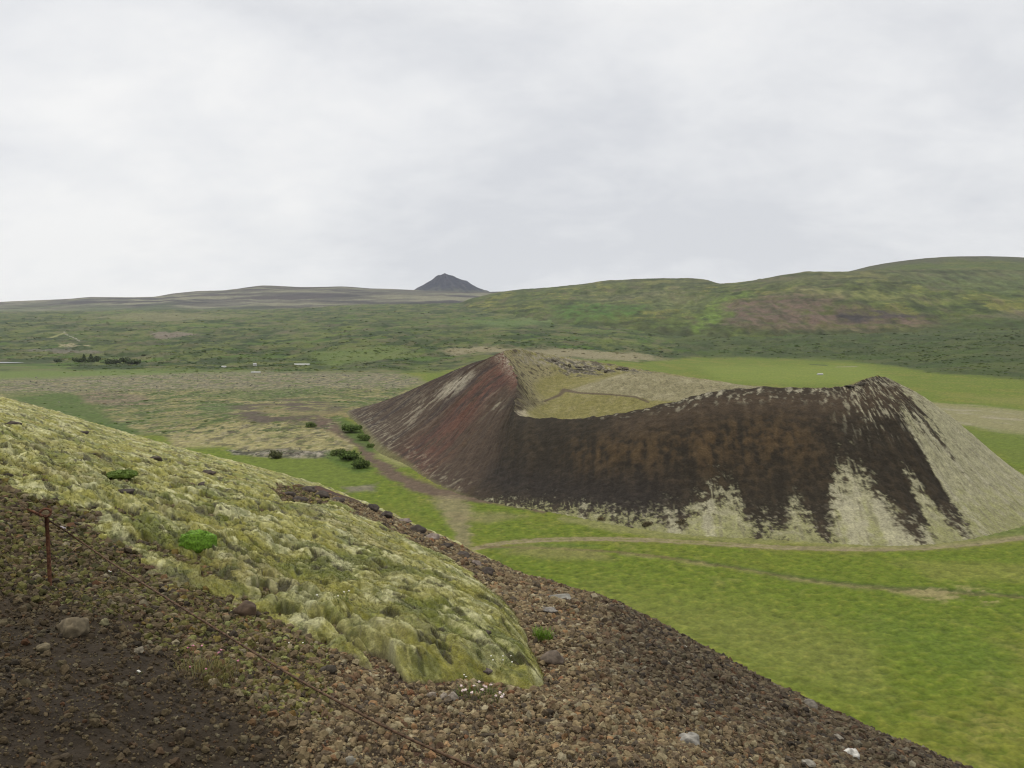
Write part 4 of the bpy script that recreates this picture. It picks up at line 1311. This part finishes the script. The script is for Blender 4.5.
# ---- cinders (gravel) all over the bare slope
r = np.random.default_rng(17)
n = 900000
px_ = r.uniform(-90, 1110, n)
rr_ = np.exp(r.uniform(math.log(1.6), math.log(22), n))
th_ = np.arctan((px_ - CX) / F)
gx, gy = rr_ * np.sin(th_), rr_ * np.cos(th_)
z_, qpx, qpy, q_r = near_coords(gx, gy)
m_, hg_, *_ = moss_fields(gx, gy, qpx, qpy, q_r)
pm_ = poly_mask(qpx, qpy, path_poly, 30, 1)
rs_ = np.interp(th_, ths, rs_t)
prob = np.where(m_ > .08, 0.0, 1.0) * lerp(1.0, .30, pm_) * (rr_ < rs_ * 1.35) * np.clip(1.25 - .2 * (rr_ < 3), .1, 1) * np.where(qpy > 860, 0, 1)
prob *= np.clip(.75 + .7 * fbm(gx / .5, gy / .5, 3, 301), .35, 1)
ok = r.random(n) < prob * .70
gx, gy, rr_, qpx, qpy, pm_ = gx[ok], gy[ok], rr_[ok], qpx[ok], qpy[ok], pm_[ok]
gz = near_z(gx, gy, False)
n = len(gx)
print('cinders', n)
sz = np.exp(r.normal(math.log(.0058), .62, n)) * np.clip(rr_ / 4.0, .85, 2.6) * np.where(pm_ > .5, .8, 1)
big_ = (r.random(n) < .010) & (rr_ < 8)
sz = np.where(big_, np.minimum(sz * 1.8, .03), np.minimum(sz, .026 * np.clip(rr_ / 5, 1, 2.5)))
base_c = np.array([(0.138, 0.104, 0.062), (0.165, 0.128, 0.074), (0.092, 0.070, 0.046), (0.180, 0.150, 0.092), (0.115, 0.076, 0.046), (0.064, 0.052, 0.039), (0.23, 0.20, 0.135)])
pk_ = r.choice(7, n, p=[.25, .2, .2, .12, .1, .09, .04])
gc = base_c[pk_] * (1 + .18 * r.normal(size=(n, 1)))
upper = sstep(560, 640, qpx) * sstep(700, 620, qpy - (qpx - 560) * .42)
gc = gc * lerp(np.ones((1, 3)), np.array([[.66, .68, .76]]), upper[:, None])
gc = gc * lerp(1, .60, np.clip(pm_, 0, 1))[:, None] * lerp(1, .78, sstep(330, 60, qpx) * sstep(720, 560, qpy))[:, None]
olive = (qpx < 330) & (qpy < 720) & (pm_ < .6) & (r.random(n) < .45)
gc = np.where(olive[:, None], gc * (.95, 1.16, .68), gc)
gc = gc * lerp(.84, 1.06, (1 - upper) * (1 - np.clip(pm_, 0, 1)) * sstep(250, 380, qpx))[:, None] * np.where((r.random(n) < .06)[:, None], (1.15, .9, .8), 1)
gpos = np.stack([gx, gy, gz + sz * .25], -1)
near_ = rr_ < 6.0
gr_mat = mat_attr('cinder stone', 0.95, ((60, 0.35),), ((120, 0.8, 0.006),))
shapes1 = [rock_shape(2, 400 + k, .58, .75) for k in range(10)]
shapes0 = [rock_shape(1, 440 + k, .58, .75) for k in range(10)]
sel = near_ & (sz > .0085)
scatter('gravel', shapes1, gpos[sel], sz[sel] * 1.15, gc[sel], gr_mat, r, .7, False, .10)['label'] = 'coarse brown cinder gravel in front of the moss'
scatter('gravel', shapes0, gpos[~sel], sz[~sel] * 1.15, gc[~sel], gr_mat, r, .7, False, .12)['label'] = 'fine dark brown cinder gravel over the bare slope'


# ---- single stones that stand out
def stone(px, py, w_px, colour, label, seed, flat=.7, second=None, moss=False, name='rock', group=None, sink=.25):
    p = near_point(px, py, moss)
    s = w_px * p[1] / F / 2
    v, f = rock_shape(3, seed, .36, flat)
    m = mat_plain('stone surface', colour, .95, 5.0 / s * .35, .38, .9, s * .12, second=second)
    R = Matrix.Rotation(random.random() * 6.28, 3, 'Z')
    v = (v @ np.array(R)) * s
    v[:, 2] += s * flat * (1 - sink * 2 - (.75 if moss else 0))
    o = mesh_np(name, v, f, m, None, True)
    o.location = p
    return tag(o, label, 'rock', group)


stone(76, 634, 30, (0.105, 0.086, 0.058), 'dull buff knobbly rock lying on the dark path below the rusty post', 501, .75)
stone(42, 651, 15, (0.115, 0.095, 0.060), 'small tan stone on the dark path left of the buff rock', 502, .6)
stone(247, 616, 27, (0.066, 0.045, 0.031), 'brown block of cinder at the torn lower edge of the moss beside the cable', 503, .8)
stone(105, 625, 10, (0.13, 0.12, 0.07), 'small olive stone right behind the buff rock on the path', 504, .8)
stone(691, 746, 24, (0.22, 0.21, 0.195), 'pale grey lichen covered rock on the gravel near the bottom edge', 505, .75)
stone(851, 757, 20, (0.36, 0.35, 0.33), 'white crusted rock near the lower right skyline of the slope', 506, .6, (0.52, 0.51, 0.49))
stone(836, 740, 14, (0.17, 0.155, 0.13), 'grey white stone just above the white crusted rock', 507, .6)
stone(810, 708, 18, (0.12, 0.108, 0.092), 'low grey brown stone close to the slope skyline', 508, .45)
stone(808, 766, 16, (0.20, 0.185, 0.16), 'pale stone cut by the bottom edge left of the white crusted rock', 509, .6)
stone(561, 600, 26, (0.17, 0.165, 0.15), 'flat pale grey lichen rock in the gravel to the right of the moss', 510, .35)
stone(549, 612, 18, (0.15, 0.14, 0.13), 'flat dull grey rock just below the pale lichen rock', 511, .35)
stone(551, 664, 24, (0.11, 0.088, 0.072), 'rounded brown grey boulder beside the right end of the moss', 512, .6)
stone(432, 698, 11, (0.20, 0.17, 0.14), 'left one of three grey pebbles in a row below the moss', 513, .9)
stone(444, 700, 11, (0.19, 0.165, 0.14), 'middle one of three grey pebbles in a row below the moss', 514, .9)
stone(454, 701, 12, (0.20, 0.175, 0.15), 'right one of three grey pebbles in a row below the moss', 515, .9)
stone(213, 684, 13, (0.20, 0.165, 0.11), 'flat tan stone in front of the pink flowered grass tuft', 516, .5)
stone(331, 752, 12, (0.20, 0.155, 0.09), 'ochre stone at the bottom edge beside the path', 517, .7)
stone(349, 764, 13, (0.17, 0.16, 0.135), 'grey stone at the bottom edge right of the ochre stone', 518, .7)
stone(139, 653, 12, (0.17, 0.15, 0.115), 'grey tan stone on the path left of the pink flowered tuft', 519, .6)
stone(280, 742, 13, (0.16, 0.13, 0.085), 'tan stone where the path meets the coarse gravel', 520, .65)
stone(61, 530, 9, (0.34, 0.31, 0.34), 'small pale lilac stone just right of the rusty post top', 521, .6)
stone(328, 672, 15, (0.055, 0.047, 0.037), 'dark stone under the lower moss edge where the cable passes', 522, .6)
for k, (a, b, w_) in enumerate(((75, 424, 9), (56, 428, 12), (67, 423, 7))): pass
stone(13, 424, 20, (0.045, 0.036, 0.032), 'dark rock sticking out of the moss at the left edge', 531, .4, moss=True)
stone(84, 433, 10, (0.05, 0.042, 0.038), 'small dark rock on the moss skyline', 532, .6, moss=True)
stone(155, 459, 14, (0.05, 0.04, 0.034), 'dark low rock in the moss below the left skyline', 533, .45, moss=True)
stone(208, 473, 18, (0.055, 0.044, 0.038), 'long dark rock in the moss halfway along the skyline', 534, .35, moss=True)
stone(125, 491, 18, (0.040, 0.033, 0.030), 'black rock in the moss left of the bright green cushion', 535, .45, moss=True)
stone(202, 484, 12, (0.05, 0.04, 0.036), 'small black rock in the moss above the green cushion', 536, .5, moss=True)
stone(487, 632, 10, (0.055, 0.045, 0.038), 'dark rock poking through the moss near its right end', 537, .5, moss=True)
stone(488, 672, 10, (0.085, 0.07, 0.065), 'purplish stone on the moss behind the white flowers', 538, .7, moss=True)
# rocks of the broken strip along the skyline
for k, (a, b, w_, c_) in enumerate(((290, 497, 16, .055), (308, 492, 15, .06), (322, 498, 18, .05), (338, 502, 14, .065), (300, 502, 14, .05), (372, 510, 14, .05), (388, 518, 16, .055), (404, 523, 14, .17), (418, 533, 16, .05), (432, 540, 16, .19), (446, 548, 14, .05), (462, 558, 16, .06), (476, 566, 14, .16), (488, 574, 15, .05))):
    stone(a, b, w_, (c_, c_ * .82, c_ * .72), 'one of the lumpy rocks in the broken strip between moss and skyline', 550 + k, .55, group='rocks along the broken strip at the skyline')

# ================================================================== POST AND CABLE
rust_mat = mat_plain('rusty iron', (0.085, 0.038, 0.024), .85, 60, .5, .6, .003, second=(0.15, 0.07, 0.04))
rope_mat = mat_plain('rusty cable', (0.075, 0.047, 0.032), .9, 45, .4, .5, .003, second=(0.12, 0.075, 0.048))
pb = near_point(50, 586)
Dp = pb[1]
ptop = at(46.5, 517, Dp)
post = empty('fence_post', tuple(pb), 'thin rusty iron post standing at the left with a cable through its bent eye', 'post')
loc = lambda p: np.asarray(p) - pb
v, f = tube([loc(pb) - (0, 0, .15), loc(pb) + (0, 0, .05), lerp(loc(pb), loc(ptop), .5) + (.002, 0, 0), loc(ptop)], [.0135, .0135, .013, .0125], 10)
mesh_np('shaft', v, f, rust_mat, None, True, post)
ang = np.linspace(-.6, 2 * np.pi - .9, 26)
ey = loc(ptop) + np.array([-.006, 0, .028])
ring = np.stack([ey[0] + .030 * np.cos(ang - 1.2), ey[1] + .012 * np.sin(ang), ey[2] + .026 * np.sin(ang - 1.2)], -1)
v, f = tube(ring, .0085, 8)
mesh_np('eye', v, f, rust_mat, None, True, post)
hook = np.stack([loc(at(q[0], q[1], Dp)) for q in ((46, 516), (40, 515), (33, 511.5), (27, 509))])
v, f = tube(hook, [.010, .0095, .008, .006], 8)
mesh_np('hook', v, f, rust_mat, None, True, post)

# cable strung from the eye, low over the gravel, to a post outside the frame at the lower right
rope_px = [(47, 519), (66, 531), (93, 550), (116, 566), (150, 588), (200, 619), (250, 650), (300, 681), (350, 708), (400, 735), (470, 766), (560, 802)]
rp = []
for k, (a, b) in enumerate(rope_px):
    if k == 0:
        rp.append(at(a, b, Dp)); continue
    h = [0, .16, .10, .08, .07, .065, .06, .055, .055, .055, .06, .07][k]
    # point on the sight line that hangs h above the slope
    u, v_ = uv(a, b)
    ys = np.linspace(1.0, 12, 4000)
    d_ = (CAMZ - v_ * ys) - near_z(u * ys, ys, False)
    hit = np.nonzero(d_ <= h)[0]
    y_ = ys[hit[0]] if len(hit) else 3.0
    rp.append(np.array([u * y_, y_, CAMZ - v_ * y_]))
rp = np.array(rp)
print('rope', np.round(rp, 2).tolist())
t0 = np.linspace(0, 1, len(rp)); t1 = np.linspace(0, 1, 420)
rs2 = np.stack([gsmooth(np.interp(t1, t0, rp[:, k]), 14) for k in range(3)], -1)
rs2[:8] = lerp(rp[0], rs2[8], np.linspace(0, 1, 8)[:, None])
v, f = tube(rs2, .0066, 12, .35, 3, .16)
cable = mesh_np('cable', v, f, rope_mat, None, True)
tag(cable, 'rust brown twisted cable strung low over the gravel from the iron post', 'cable')

# ================================================================== PLANTS ON THE SLOPE
leaf_mat = mat_plain('grass blade', (0.085, 0.125, 0.025), .7, 30, .35, 0)
olive_leaf = mat_plain('dry grass blade', (0.145, 0.140, 0.045), .8, 30, .4, 0, second=(0.23, 0.19, 0.08))
bright_mat = mat_plain('bright cushion leaf', (0.095, 0.185, 0.018), .8, 60, .4, .4, .01)
stem_mat = mat_plain('flower stem', (0.11, 0.12, 0.05), .7, 30, .3, 0)
pink_mat = mat_plain('pale pink petal', (0.62, 0.47, 0.47), .7, 90, .15, 0, second=(0.78, 0.70, 0.69))
deep_pink = mat_plain('pink petal', (0.50, 0.17, 0.27), .7, 90, .2, 0, second=(0.62, 0.32, 0.40))
white_mat = mat_plain('white petal', (0.70, 0.70, 0.66), .7, 90, .1, 0)


def blades(n, rad, h, r, w=.004, lean=.5):
    parts = []
    for _ in range(n):
        a, q = r.uniform(0, 6.28), rad * math.sqrt(r.random())
        x, y = q * math.cos(a), q * math.sin(a)
        hh_ = h * r.uniform(.5, 1.1)
        la = a + r.normal(0, .8)
        ln = hh_ * r.uniform(.1, lean) * (0.4 + q / max(rad, 1e-6))
        sx, sy = -math.sin(la) * w, math.cos(la) * w
        pts = []
        for t in (0, .5, 1.0):
            cx, cy, cz = x + math.cos(la) * ln * t * t, y + math.sin(la) * ln * t * t, hh_ * (t - .18 * t * t)
            k = 1 - .75 * t
            pts += [(cx - sx * k, cy - sy * k, cz), (cx + sx * k, cy + sy * k, cz)]
        parts.append((np.array(pts), np.array([[0, 1, 3], [0, 3, 2], [2, 3, 5], [2, 5, 4]])))
    return join(parts)


def flower_head(s, r):
    """a thrift head: a tight globe of small florets"""
    parts = []
    v, f = ico(1)
    for k in range(9):
        d = r.normal(size=3); d[2] = abs(d[2]) * .8; d /= np.linalg.norm(d)
        parts.append((v * s * .42 + d * s * .62 * [1, 1, .75], f))
    return join(parts)


def flower_clump(p, heads, label, petal, leafm, n_leaf, rad, h, seed, group=None, head_s=.012):
    r = np.random.default_rng(seed)
    e_ = empty('flower_clump', tuple(p), label, 'flowers', group)
    v, f = blades(n_leaf, rad, h, r, .0022)
    v[:, 2] -= .01
    mesh_np('leaves', v, f, leafm, None, False, e_)
    for hp in heads:
        top = np.array(hp) - p
        b = top * [.45, .45, 0]
        mid_ = lerp(b, top, .55) + [0, 0, .01]
        v, f = tube([b, mid_, top], [.0016, .0014, .0012], 5)
        st = mesh_np('stem', v, f, stem_mat, None, True, e_)
        v, f = flower_head(head_s * r.uniform(.8, 1.15), r)
        mesh_np('flower', v + top, f, petal, None, True, st)
    return e_


p0 = near_point(478, 700)
D0 = p0[1]
heads = [at(a, b, D0 + q) for a, b, q in ((461, 686, .05), (466, 690, .0), (463, 691, -.05), (474, 686, .08), (479, 682, .1), (484, 686, .1), (486, 687, .03), (491, 685, .08), (472, 693, -.03), (482, 690, -.02), (496, 696, -.05), (500, 693, 0), (502, 697, -.03), (503, 695, .05))]
flower_clump(p0, heads, 'clump of pale pink thrift flowering at the foot of the moss', pink_mat, leaf_mat, 200, .15, .09, 601)
p0 = near_point(196, 678)
heads = [at(a, b, p0[1] + q) for a, b, q in ((188, 648, .1), (193, 646, .12), (202, 646, .15), (221, 650, .1), (219, 653, .06), (190, 667, 0), (238, 661, .05), (206, 669, -.02))]
flower_clump(p0, heads, 'straw coloured tuft with a few deep pink flowers on the gravel left of the cable', deep_pink, olive_leaf, 650, .22, .055, 602, None, .008)
p0 = near_point(500, 664, True)
heads = [at(a, b, p0[1] + q) for a, b, q in ((493, 660, 0), (503, 660, .02), (503, 656, .06), (511, 656, .05), (512, 662, 0), (491, 656, .05))]
flower_clump(p0, heads, 'sparse white flowers growing out of the moss near its right end', white_mat, leaf_mat, 40, .09, .05, 603, None, .007)
p0 = near_point(464, 680, True)
flower_clump(p0, [at(464, 675, p0[1]), at(466, 677, p0[1])], 'single white flower on the moss just above the pink thrift', white_mat, leaf_mat, 14, .03, .04, 604, None, .008)
p0 = near_point(340, 600, True)
flower_clump(p0, [at(338, 596, p0[1]), at(344, 592, p0[1]), at(349, 591, p0[1])], 'two or three small white flowers in the middle of the moss', white_mat, leaf_mat, 24, .07, .06, 605, None, .008)
p0 = near_point(317, 598, True)
flower_clump(p0, [at(317, 595, p0[1]), at(319, 597, p0[1])], 'lone white flower in the moss left of the small group', white_mat, leaf_mat, 14, .03, .04, 606, None, .009)
p0 = near_point(298, 648, False)
flower_clump(p0, [at(289, 643, p0[1]), at(291, 645, p0[1]), at(303, 643, p0[1]), at(305, 646, p0[1])], 'white flowers at the torn edge of the moss above the cable', white_mat, leaf_mat, 30, .09, .05, 607, None, .009)
# little white cups by themselves
for k, (a, b, lb) in enumerate(((138, 671, 'single white flower on the dark path below the pink flowered tuft'), (685, 646, 'single white flower on the upper gravel right of the moss'),
                                (529, 709, 'single white flower in the gravel below the right tip of the moss'), (109, 571, 'single white flower in the gravel right of the rusty post'),
                                (404, 526, 'single white flower on the moss close to the broken skyline strip'))):
    p0 = near_point(a, b + 3, a in (404,))
    flower_clump(p0, [at(a, b, p0[1]), at(a + 1.5, b + .8, p0[1])], lb, white_mat, leaf_mat, 8, .02, .03, 620 + k, None, .008)

# bright green cushion and tufts
def cushion(px, py, w_px, h_ratio, label, seed, m=bright_mat):
    p = near_point(px, py, True)
    s = w_px * p[1] / F / 2
    r = np.random.default_rng(seed)
    e_ = empty('cushion_plant', tuple(p), label, 'plant')
    v, f = ico(4)
    d = 1 + .22 * perlin(v[:, 0] * 3 + seed, v[:, 1] * 3, 31) + .14 * perlin(v[:, 0] * 9, v[:, 1] * 9 + v[:, 2] * 7, 32)
    v = v * d[:, None] * [s, s * .9, s * h_ratio]
    mesh_np('cushion', v, f, m, None, True, e_)
    vb, fb = blades(1100, s * .97, s * .12, r, .003, .9)
    q = np.hypot(vb[:, 0], vb[:, 1]) / s
    vb[:, 2] += s * h_ratio * np.sqrt(np.clip(1 - q ** 2, 0, 1)) * .92
    mesh_np('leaves', vb, fb, m, None, False, e_)


cushion(197, 544, 36, .75, 'bright green rounded cushion plant in the middle of the moss', 41)
cushion(122, 475, 30, .25, 'flat bright green plant patch in the moss below the left skyline', 42, mat_plain('cushion leaf', (0.085, 0.13, 0.022), .8, 60, .4, .4, .01))
p0 = near_point(543, 640)
tuft = empty('grass_tuft', tuple(p0), 'bright green grass tuft at the right side of the moss', 'grass tuft')
v, f = blades(260, .085, .13, np.random.default_rng(8), .0035)
v[:, 2] -= .01
mesh_np('leaves', v, f, mat_plain('fresh grass blade', (0.11, 0.19, 0.02), .7, 30, .35, 0), None, False, tuft)


# ================================================================== SHRUBS AND TREES
def leafy(name, base, w_m, h_m, label, cat, group, seed, n=420, col=(0.045, 0.062, 0.024), trunk=True, conic=False, leaf=.16):
    r = np.random.default_rng(seed)
    e_ = empty(name, tuple(base), label, cat, group)
    lumps = r.normal(0, .3, (7, 3)) * [w_m * .95, w_m * .95, h_m * .62] + [0, 0, h_m * .52]
    parts = []
    oct_v = np.array([(1, 0, 0), (-1, 0, 0), (0, 1, 0), (0, -1, 0), (0, 0, .5), (0, 0, -.5)], float)
    oct_f = np.array([(0, 2, 4), (2, 1, 4), (1, 3, 4), (3, 0, 4), (2, 0, 5), (1, 2, 5), (3, 1, 5), (0, 3, 5)])
    R = rand_rot(n, r, 1.2)
    for k in range(n):
        if conic:
            t = r.random() ** .8
            a = r.uniform(0, 6.28)
            q = w_m / 2 * (1 - t) * r.uniform(.5, 1.1)
            c = np.array([q * math.cos(a), q * math.sin(a), h_m * (.1 + .9 * t)])
        else:
            c = lumps[r.integers(7)] + r.normal(0, .2, 3) * [w_m, w_m, h_m * .7]
            c[:2] *= min(1, .75 * w_m / (np.hypot(*c[:2]) + 1e-6))
            c[2] = min(max(c[2], .05), h_m * 1.4) if not trunk else min(max(c[2], .05), h_m * 1.05)
        s = leaf * w_m * r.uniform(.3, .8)
        parts.append((oct_v @ R[k].T * s + c, oct_f))
    v, f = join(parts)
    cc = np.tile(np.array(col) * (1.05, .95, .8), (len(v), 1)) * np.repeat(r.uniform(.7, 2.4, (n, 1)), 6, 0)
    mesh_np('crown' if trunk else 'foliage', v, f, scrub_mat, cc, False, e_)
    if trunk:
        v, f = tube([(0, 0, -.2), (0.02 * h_m, 0, h_m * .35), (0, .02 * h_m, h_m * .75)], [.035 * h_m, .026 * h_m, .01 * h_m], 7)
        mesh_np('trunk', v, f, bark, None, True, e_)
    else:
        ps = [tube([(0, 0, -.1), (math.cos(a) * w_m * .15, math.sin(a) * w_m * .15, h_m * .4), (math.cos(a) * w_m * .25, math.sin(a) * w_m * .25, h_m * .8)], [.03 * h_m, .02 * h_m, .008 * h_m], 5) for a in (0.4, 2.2, 4.1)]
        v, f = join(ps)
        mesh_np('stems', v, f, bark, None, True, e_)
    return e_


bark = mat_plain('bark', (0.07, 0.055, 0.04), .9, 8, .4, .5, .02)


def plain_at(px, py):
    """point of the ground seen at this pixel, on or beyond the plain"""
    u, v_ = uv(px, py)
    D_ = np.exp(np.linspace(math.log(90), math.log(6000), 4000))
    zr = CAMZ - v_ * D_
    zs = ground_z(px, D_)
    k = np.nonzero(zs >= zr)[0][0]
    return np.array([u * D_[k], D_[k], zs[k]])


G = 'dark bushes along the foot of the crater and the lava edge'
for k, (a, b, w_, h_, lb, cl) in enumerate((
    (648, 528, 10, 9, 'round dark bush at the crater foot, left of its twin', (0.050, 0.045, 0.030)),
    (681, 530, 11, 12, 'taller dark bush at the crater foot, right of its twin', (0.050, 0.045, 0.030)),
    (603, 521, 9, 6, 'low brown bush at the crater foot well left of the dark pair', (0.065, 0.055, 0.035)),
    (276, 458, 12, 8, 'round dark green bush in front of the lava edge by the small green meadow', (0.05, 0.06, 0.03)),
    (352, 432, 16, 9, 'green bush on the dark path at the left foot of the crater', (0.045, 0.075, 0.022)),
    (364, 440, 12, 7, 'lower green bush just below the one on the dark path', (0.05, 0.08, 0.024)),
    (349, 460, 20, 12, 'widest green bush at the right end of the lava edge', (0.045, 0.075, 0.022)),
    (360, 468, 16, 10, 'green bush between the widest bush and the path bend', (0.05, 0.08, 0.025)),
    (338, 456, 12, 7, 'small green bush left of the widest bush at the lava edge', (0.055, 0.08, 0.028)),
    (312, 427, 10, 5, 'flat green bush at the lower border of the bare brown ground', (0.05, 0.075, 0.025)),
    (372, 447, 9, 5, 'smallest green bush under the left slope of the crater', (0.05, 0.08, 0.024)),
)):
    p = plain_at(a, b)
    q = p[1] / F
    leafy('shrub', p - [0, 0, .3], w_ * q * .8, h_ * q * .85, lb, 'shrub', G, 700 + k, 800, cl, trunk=False, leaf=.13)

tr_l = ['leftmost of the far dark trees beyond the green strip', 'second dark tree from the left in the far clump', 'third and tallest dark tree in the middle of the far clump', 'fourth dark tree of the far clump, close to the tallest',
        'fifth dark tree of the far clump, at its right side', 'low wide dark tree just right of the far clump', 'first of two dark trees standing apart right of the clump', 'rightmost of the dark trees beyond the green strip']
for k, (a, b, w_, h_) in enumerate(((58, 362.5, 6, 3.5), (78, 362.8, 7, 5), (84, 362.6, 6, 8), (91, 363, 7, 8.5), (97, 362.7, 6, 6), (113, 363.5, 9, 3.8), (125, 363.4, 7, 5.5), (133, 364.2, 9, 4.5))):
    p = plain_at(a, b)
    q = p[1] / F
    leafy('dark_tree', p, w_ * q, h_ * q, tr_l[k], 'tree', 'far dark trees beyond the lava plain', 740 + k, 260, (0.026, 0.042, 0.016), True, k in (2, 3), .22)

# small rocks on the inside of the far crater rim
rr5 = np.random.default_rng(55)
spots = [(550 + 6.6 * k + rr5.normal(0, 2.2), 364.5 + .66 * k + rr5.normal(0, 1.7), 472 - .8 * k, rr5.uniform(3, 8), rr5.uniform(1.3, 3.2)) for k in range(16)]
spots += [(876, 381, 297, 12, 5), (864, 383, 296, 12, 4), (850, 385, 297, 9, 3)]
for k, (a, b, D_, w_, h_) in enumerate(spots):
    p = at(a, b, D_)
    v, f = rock_shape(3, 800 + k, .4, 1)
    q = D_ / F / 2
    p[2] = max(p[2], float(ftps(np.array(p[0]), np.array(p[1])))) if k < 16 else p[2] - .4
    mr_ = mat_plain('lava outcrop', (0.040, 0.034, 0.028), .95, .8, .4, .8, .3, second=(0.13, 0.115, 0.09))
    o = mesh_np('rock_outcrop', v * [w_ * q, w_ * q * .8, h_ * q * 1.1], f, mr_, None, False)
    o.location = p
    tag(o, 'one of the dark lava rocks inside the back rim of the crater' if k < 16 else 'one of the dark rocks capping the right summit of the crater', 'rock', 'lava rocks on the back rim' if k < 16 else 'dark rocks on the right summit')

# ================================================================== FAR SMALL THINGS: water, farm buildings
wm = bpy.data.materials.new('lake water'); wm.use_nodes = True
b_ = wm.node_tree.nodes['Principled BSDF']
b_.inputs['Base Color'].default_value = (0.10, 0.12, 0.13, 1); b_.inputs['Roughness'].default_value = .3
nz_ = wm.node_tree.nodes.new('ShaderNodeTexNoise'); nz_.inputs['Scale'].default_value = .9
bp_ = wm.node_tree.nodes.new('ShaderNodeBump'); bp_.inputs['Strength'].default_value = .9
bp_.inputs['Distance'].default_value = .25
wm.node_tree.links.new(nz_.outputs['Fac'], bp_.inputs['Height']); wm.node_tree.links.new(bp_.outputs['Normal'], b_.inputs['Normal'])
zl = .35
px_l = np.linspace(-390, 25, 60)
tp_ = np.clip((25 - px_l) / 60, 0, 1) ** .5
row0 = [((a - CX) / F / CP * (2060 - 65 * t), 2060 - 65 * t, zl) for a, t in zip(px_l, tp_)]
row1 = [((a - CX) / F / CP * (2062 + 75 * t), 2062 + 75 * t, zl) for a, t in zip(px_l, tp_)]
lv = np.array(row0 + row1)
lf_ = grid_faces(2, 60)
tag(mesh_np('lake', lv, lf_, wm), 'pale sliver of lake water at the far left', None, None, 'structure')

wall_m = mat_plain('white wall', (0.40, 0.40, 0.385), .7, .6, .08, 0)
roof_m = mat_plain('pale sheet roof', (0.34, 0.345, 0.345), .6, .5, .1, 0)
rock_w = mat_plain('grey roof', (0.33, 0.34, 0.35), .6, .5, .1, 0)


def building(px, py, w_px, h_px, label, roof=roof_m):
    p = plain_at(px, py)
    q = p[1] / F
    w_, h_, d_ = w_px * q / 2, h_px * q, max(w_px * q * .18, 3)
    e_ = empty('farm_building', tuple(p), label, 'building')
    v = np.array([(-w_, -d_, -1), (w_, -d_, -1), (w_, d_, -1), (-w_, d_, -1), (-w_, -d_, h_ * .65), (w_, -d_, h_ * .65), (w_, d_, h_ * .65), (-w_, d_, h_ * .65), (-w_, 0, h_), (w_, 0, h_)])
    f = np.array([(0, 1, 5), (0, 5, 4), (2, 3, 7), (2, 7, 6), (1, 2, 6), (1, 6, 5), (3, 0, 4), (3, 4, 7), (4, 7, 8), (5, 9, 6)])
    mesh_np('wall', v, f, wall_m, None, False, e_)
    o = .35
    v = np.array([(-w_ - o, -d_ - o, h_ * .62), (w_ + o, -d_ - o, h_ * .62), (w_ + o, 0, h_ + .12), (-w_ - o, 0, h_ + .12), (-w_ - o, d_ + o, h_ * .62), (w_ + o, d_ + o, h_ * .62)])
    f = np.array([(0, 1, 2), (0, 2, 3), (3, 2, 5), (3, 5, 4)])
    mesh_np('roof', v, f, roof, None, False, e_)


building(302, 366, 15, 2.4, 'long low white farm building among the green scrub beyond the lava field')
building(256, 373.4, 9, 1.8, 'low white building at the far edge of the grey lava field')
building(255, 365.5, 3, 2.5, 'tiny white house left of the long farm building')
building(224, 368, 4, 2.2, 'tiny pale house farthest left of the farm buildings')
building(820, 375, 5, 1.6, 'tiny low white shed alone on the green plain behind the crater')

# ================================================================== HAZE
hz = bpy.data.materials.new('haze')
hz.use_nodes = True
for n in list(hz.node_tree.nodes): hz.node_tree.nodes.remove(n)
ho = hz.node_tree.nodes.new('ShaderNodeOutputMaterial')
hv = hz.node_tree.nodes.new('ShaderNodeVolumePrincipled')
hv.inputs['Color'].default_value = (0.84, 0.89, 0.99, 1)
hv.inputs['Density'].default_value = 1.8e-5
hv.inputs['Anisotropy'].default_value = 0.0
hz.node_tree.links.new(hv.outputs[0], ho.inputs['Volume'])
x0, x1_, y0, y1_, z0, z1_ = -16000, 16000, -300, 15500, -25, 1350
v = np.array([(x, y, z) for z in (z0, z1_) for y in (y0, y1_) for x in (x0, x1_)], float)
f = np.array([(0, 2, 3, 1), (4, 5, 7, 6), (0, 1, 5, 4), (2, 6, 7, 3), (0, 4, 6, 2), (1, 3, 7, 5)])
haze = mesh_np('haze', v, f, hz, None, False)
haze['kind'] = 'stuff'
haze['label'] = 'thin damp air paling the far hills'
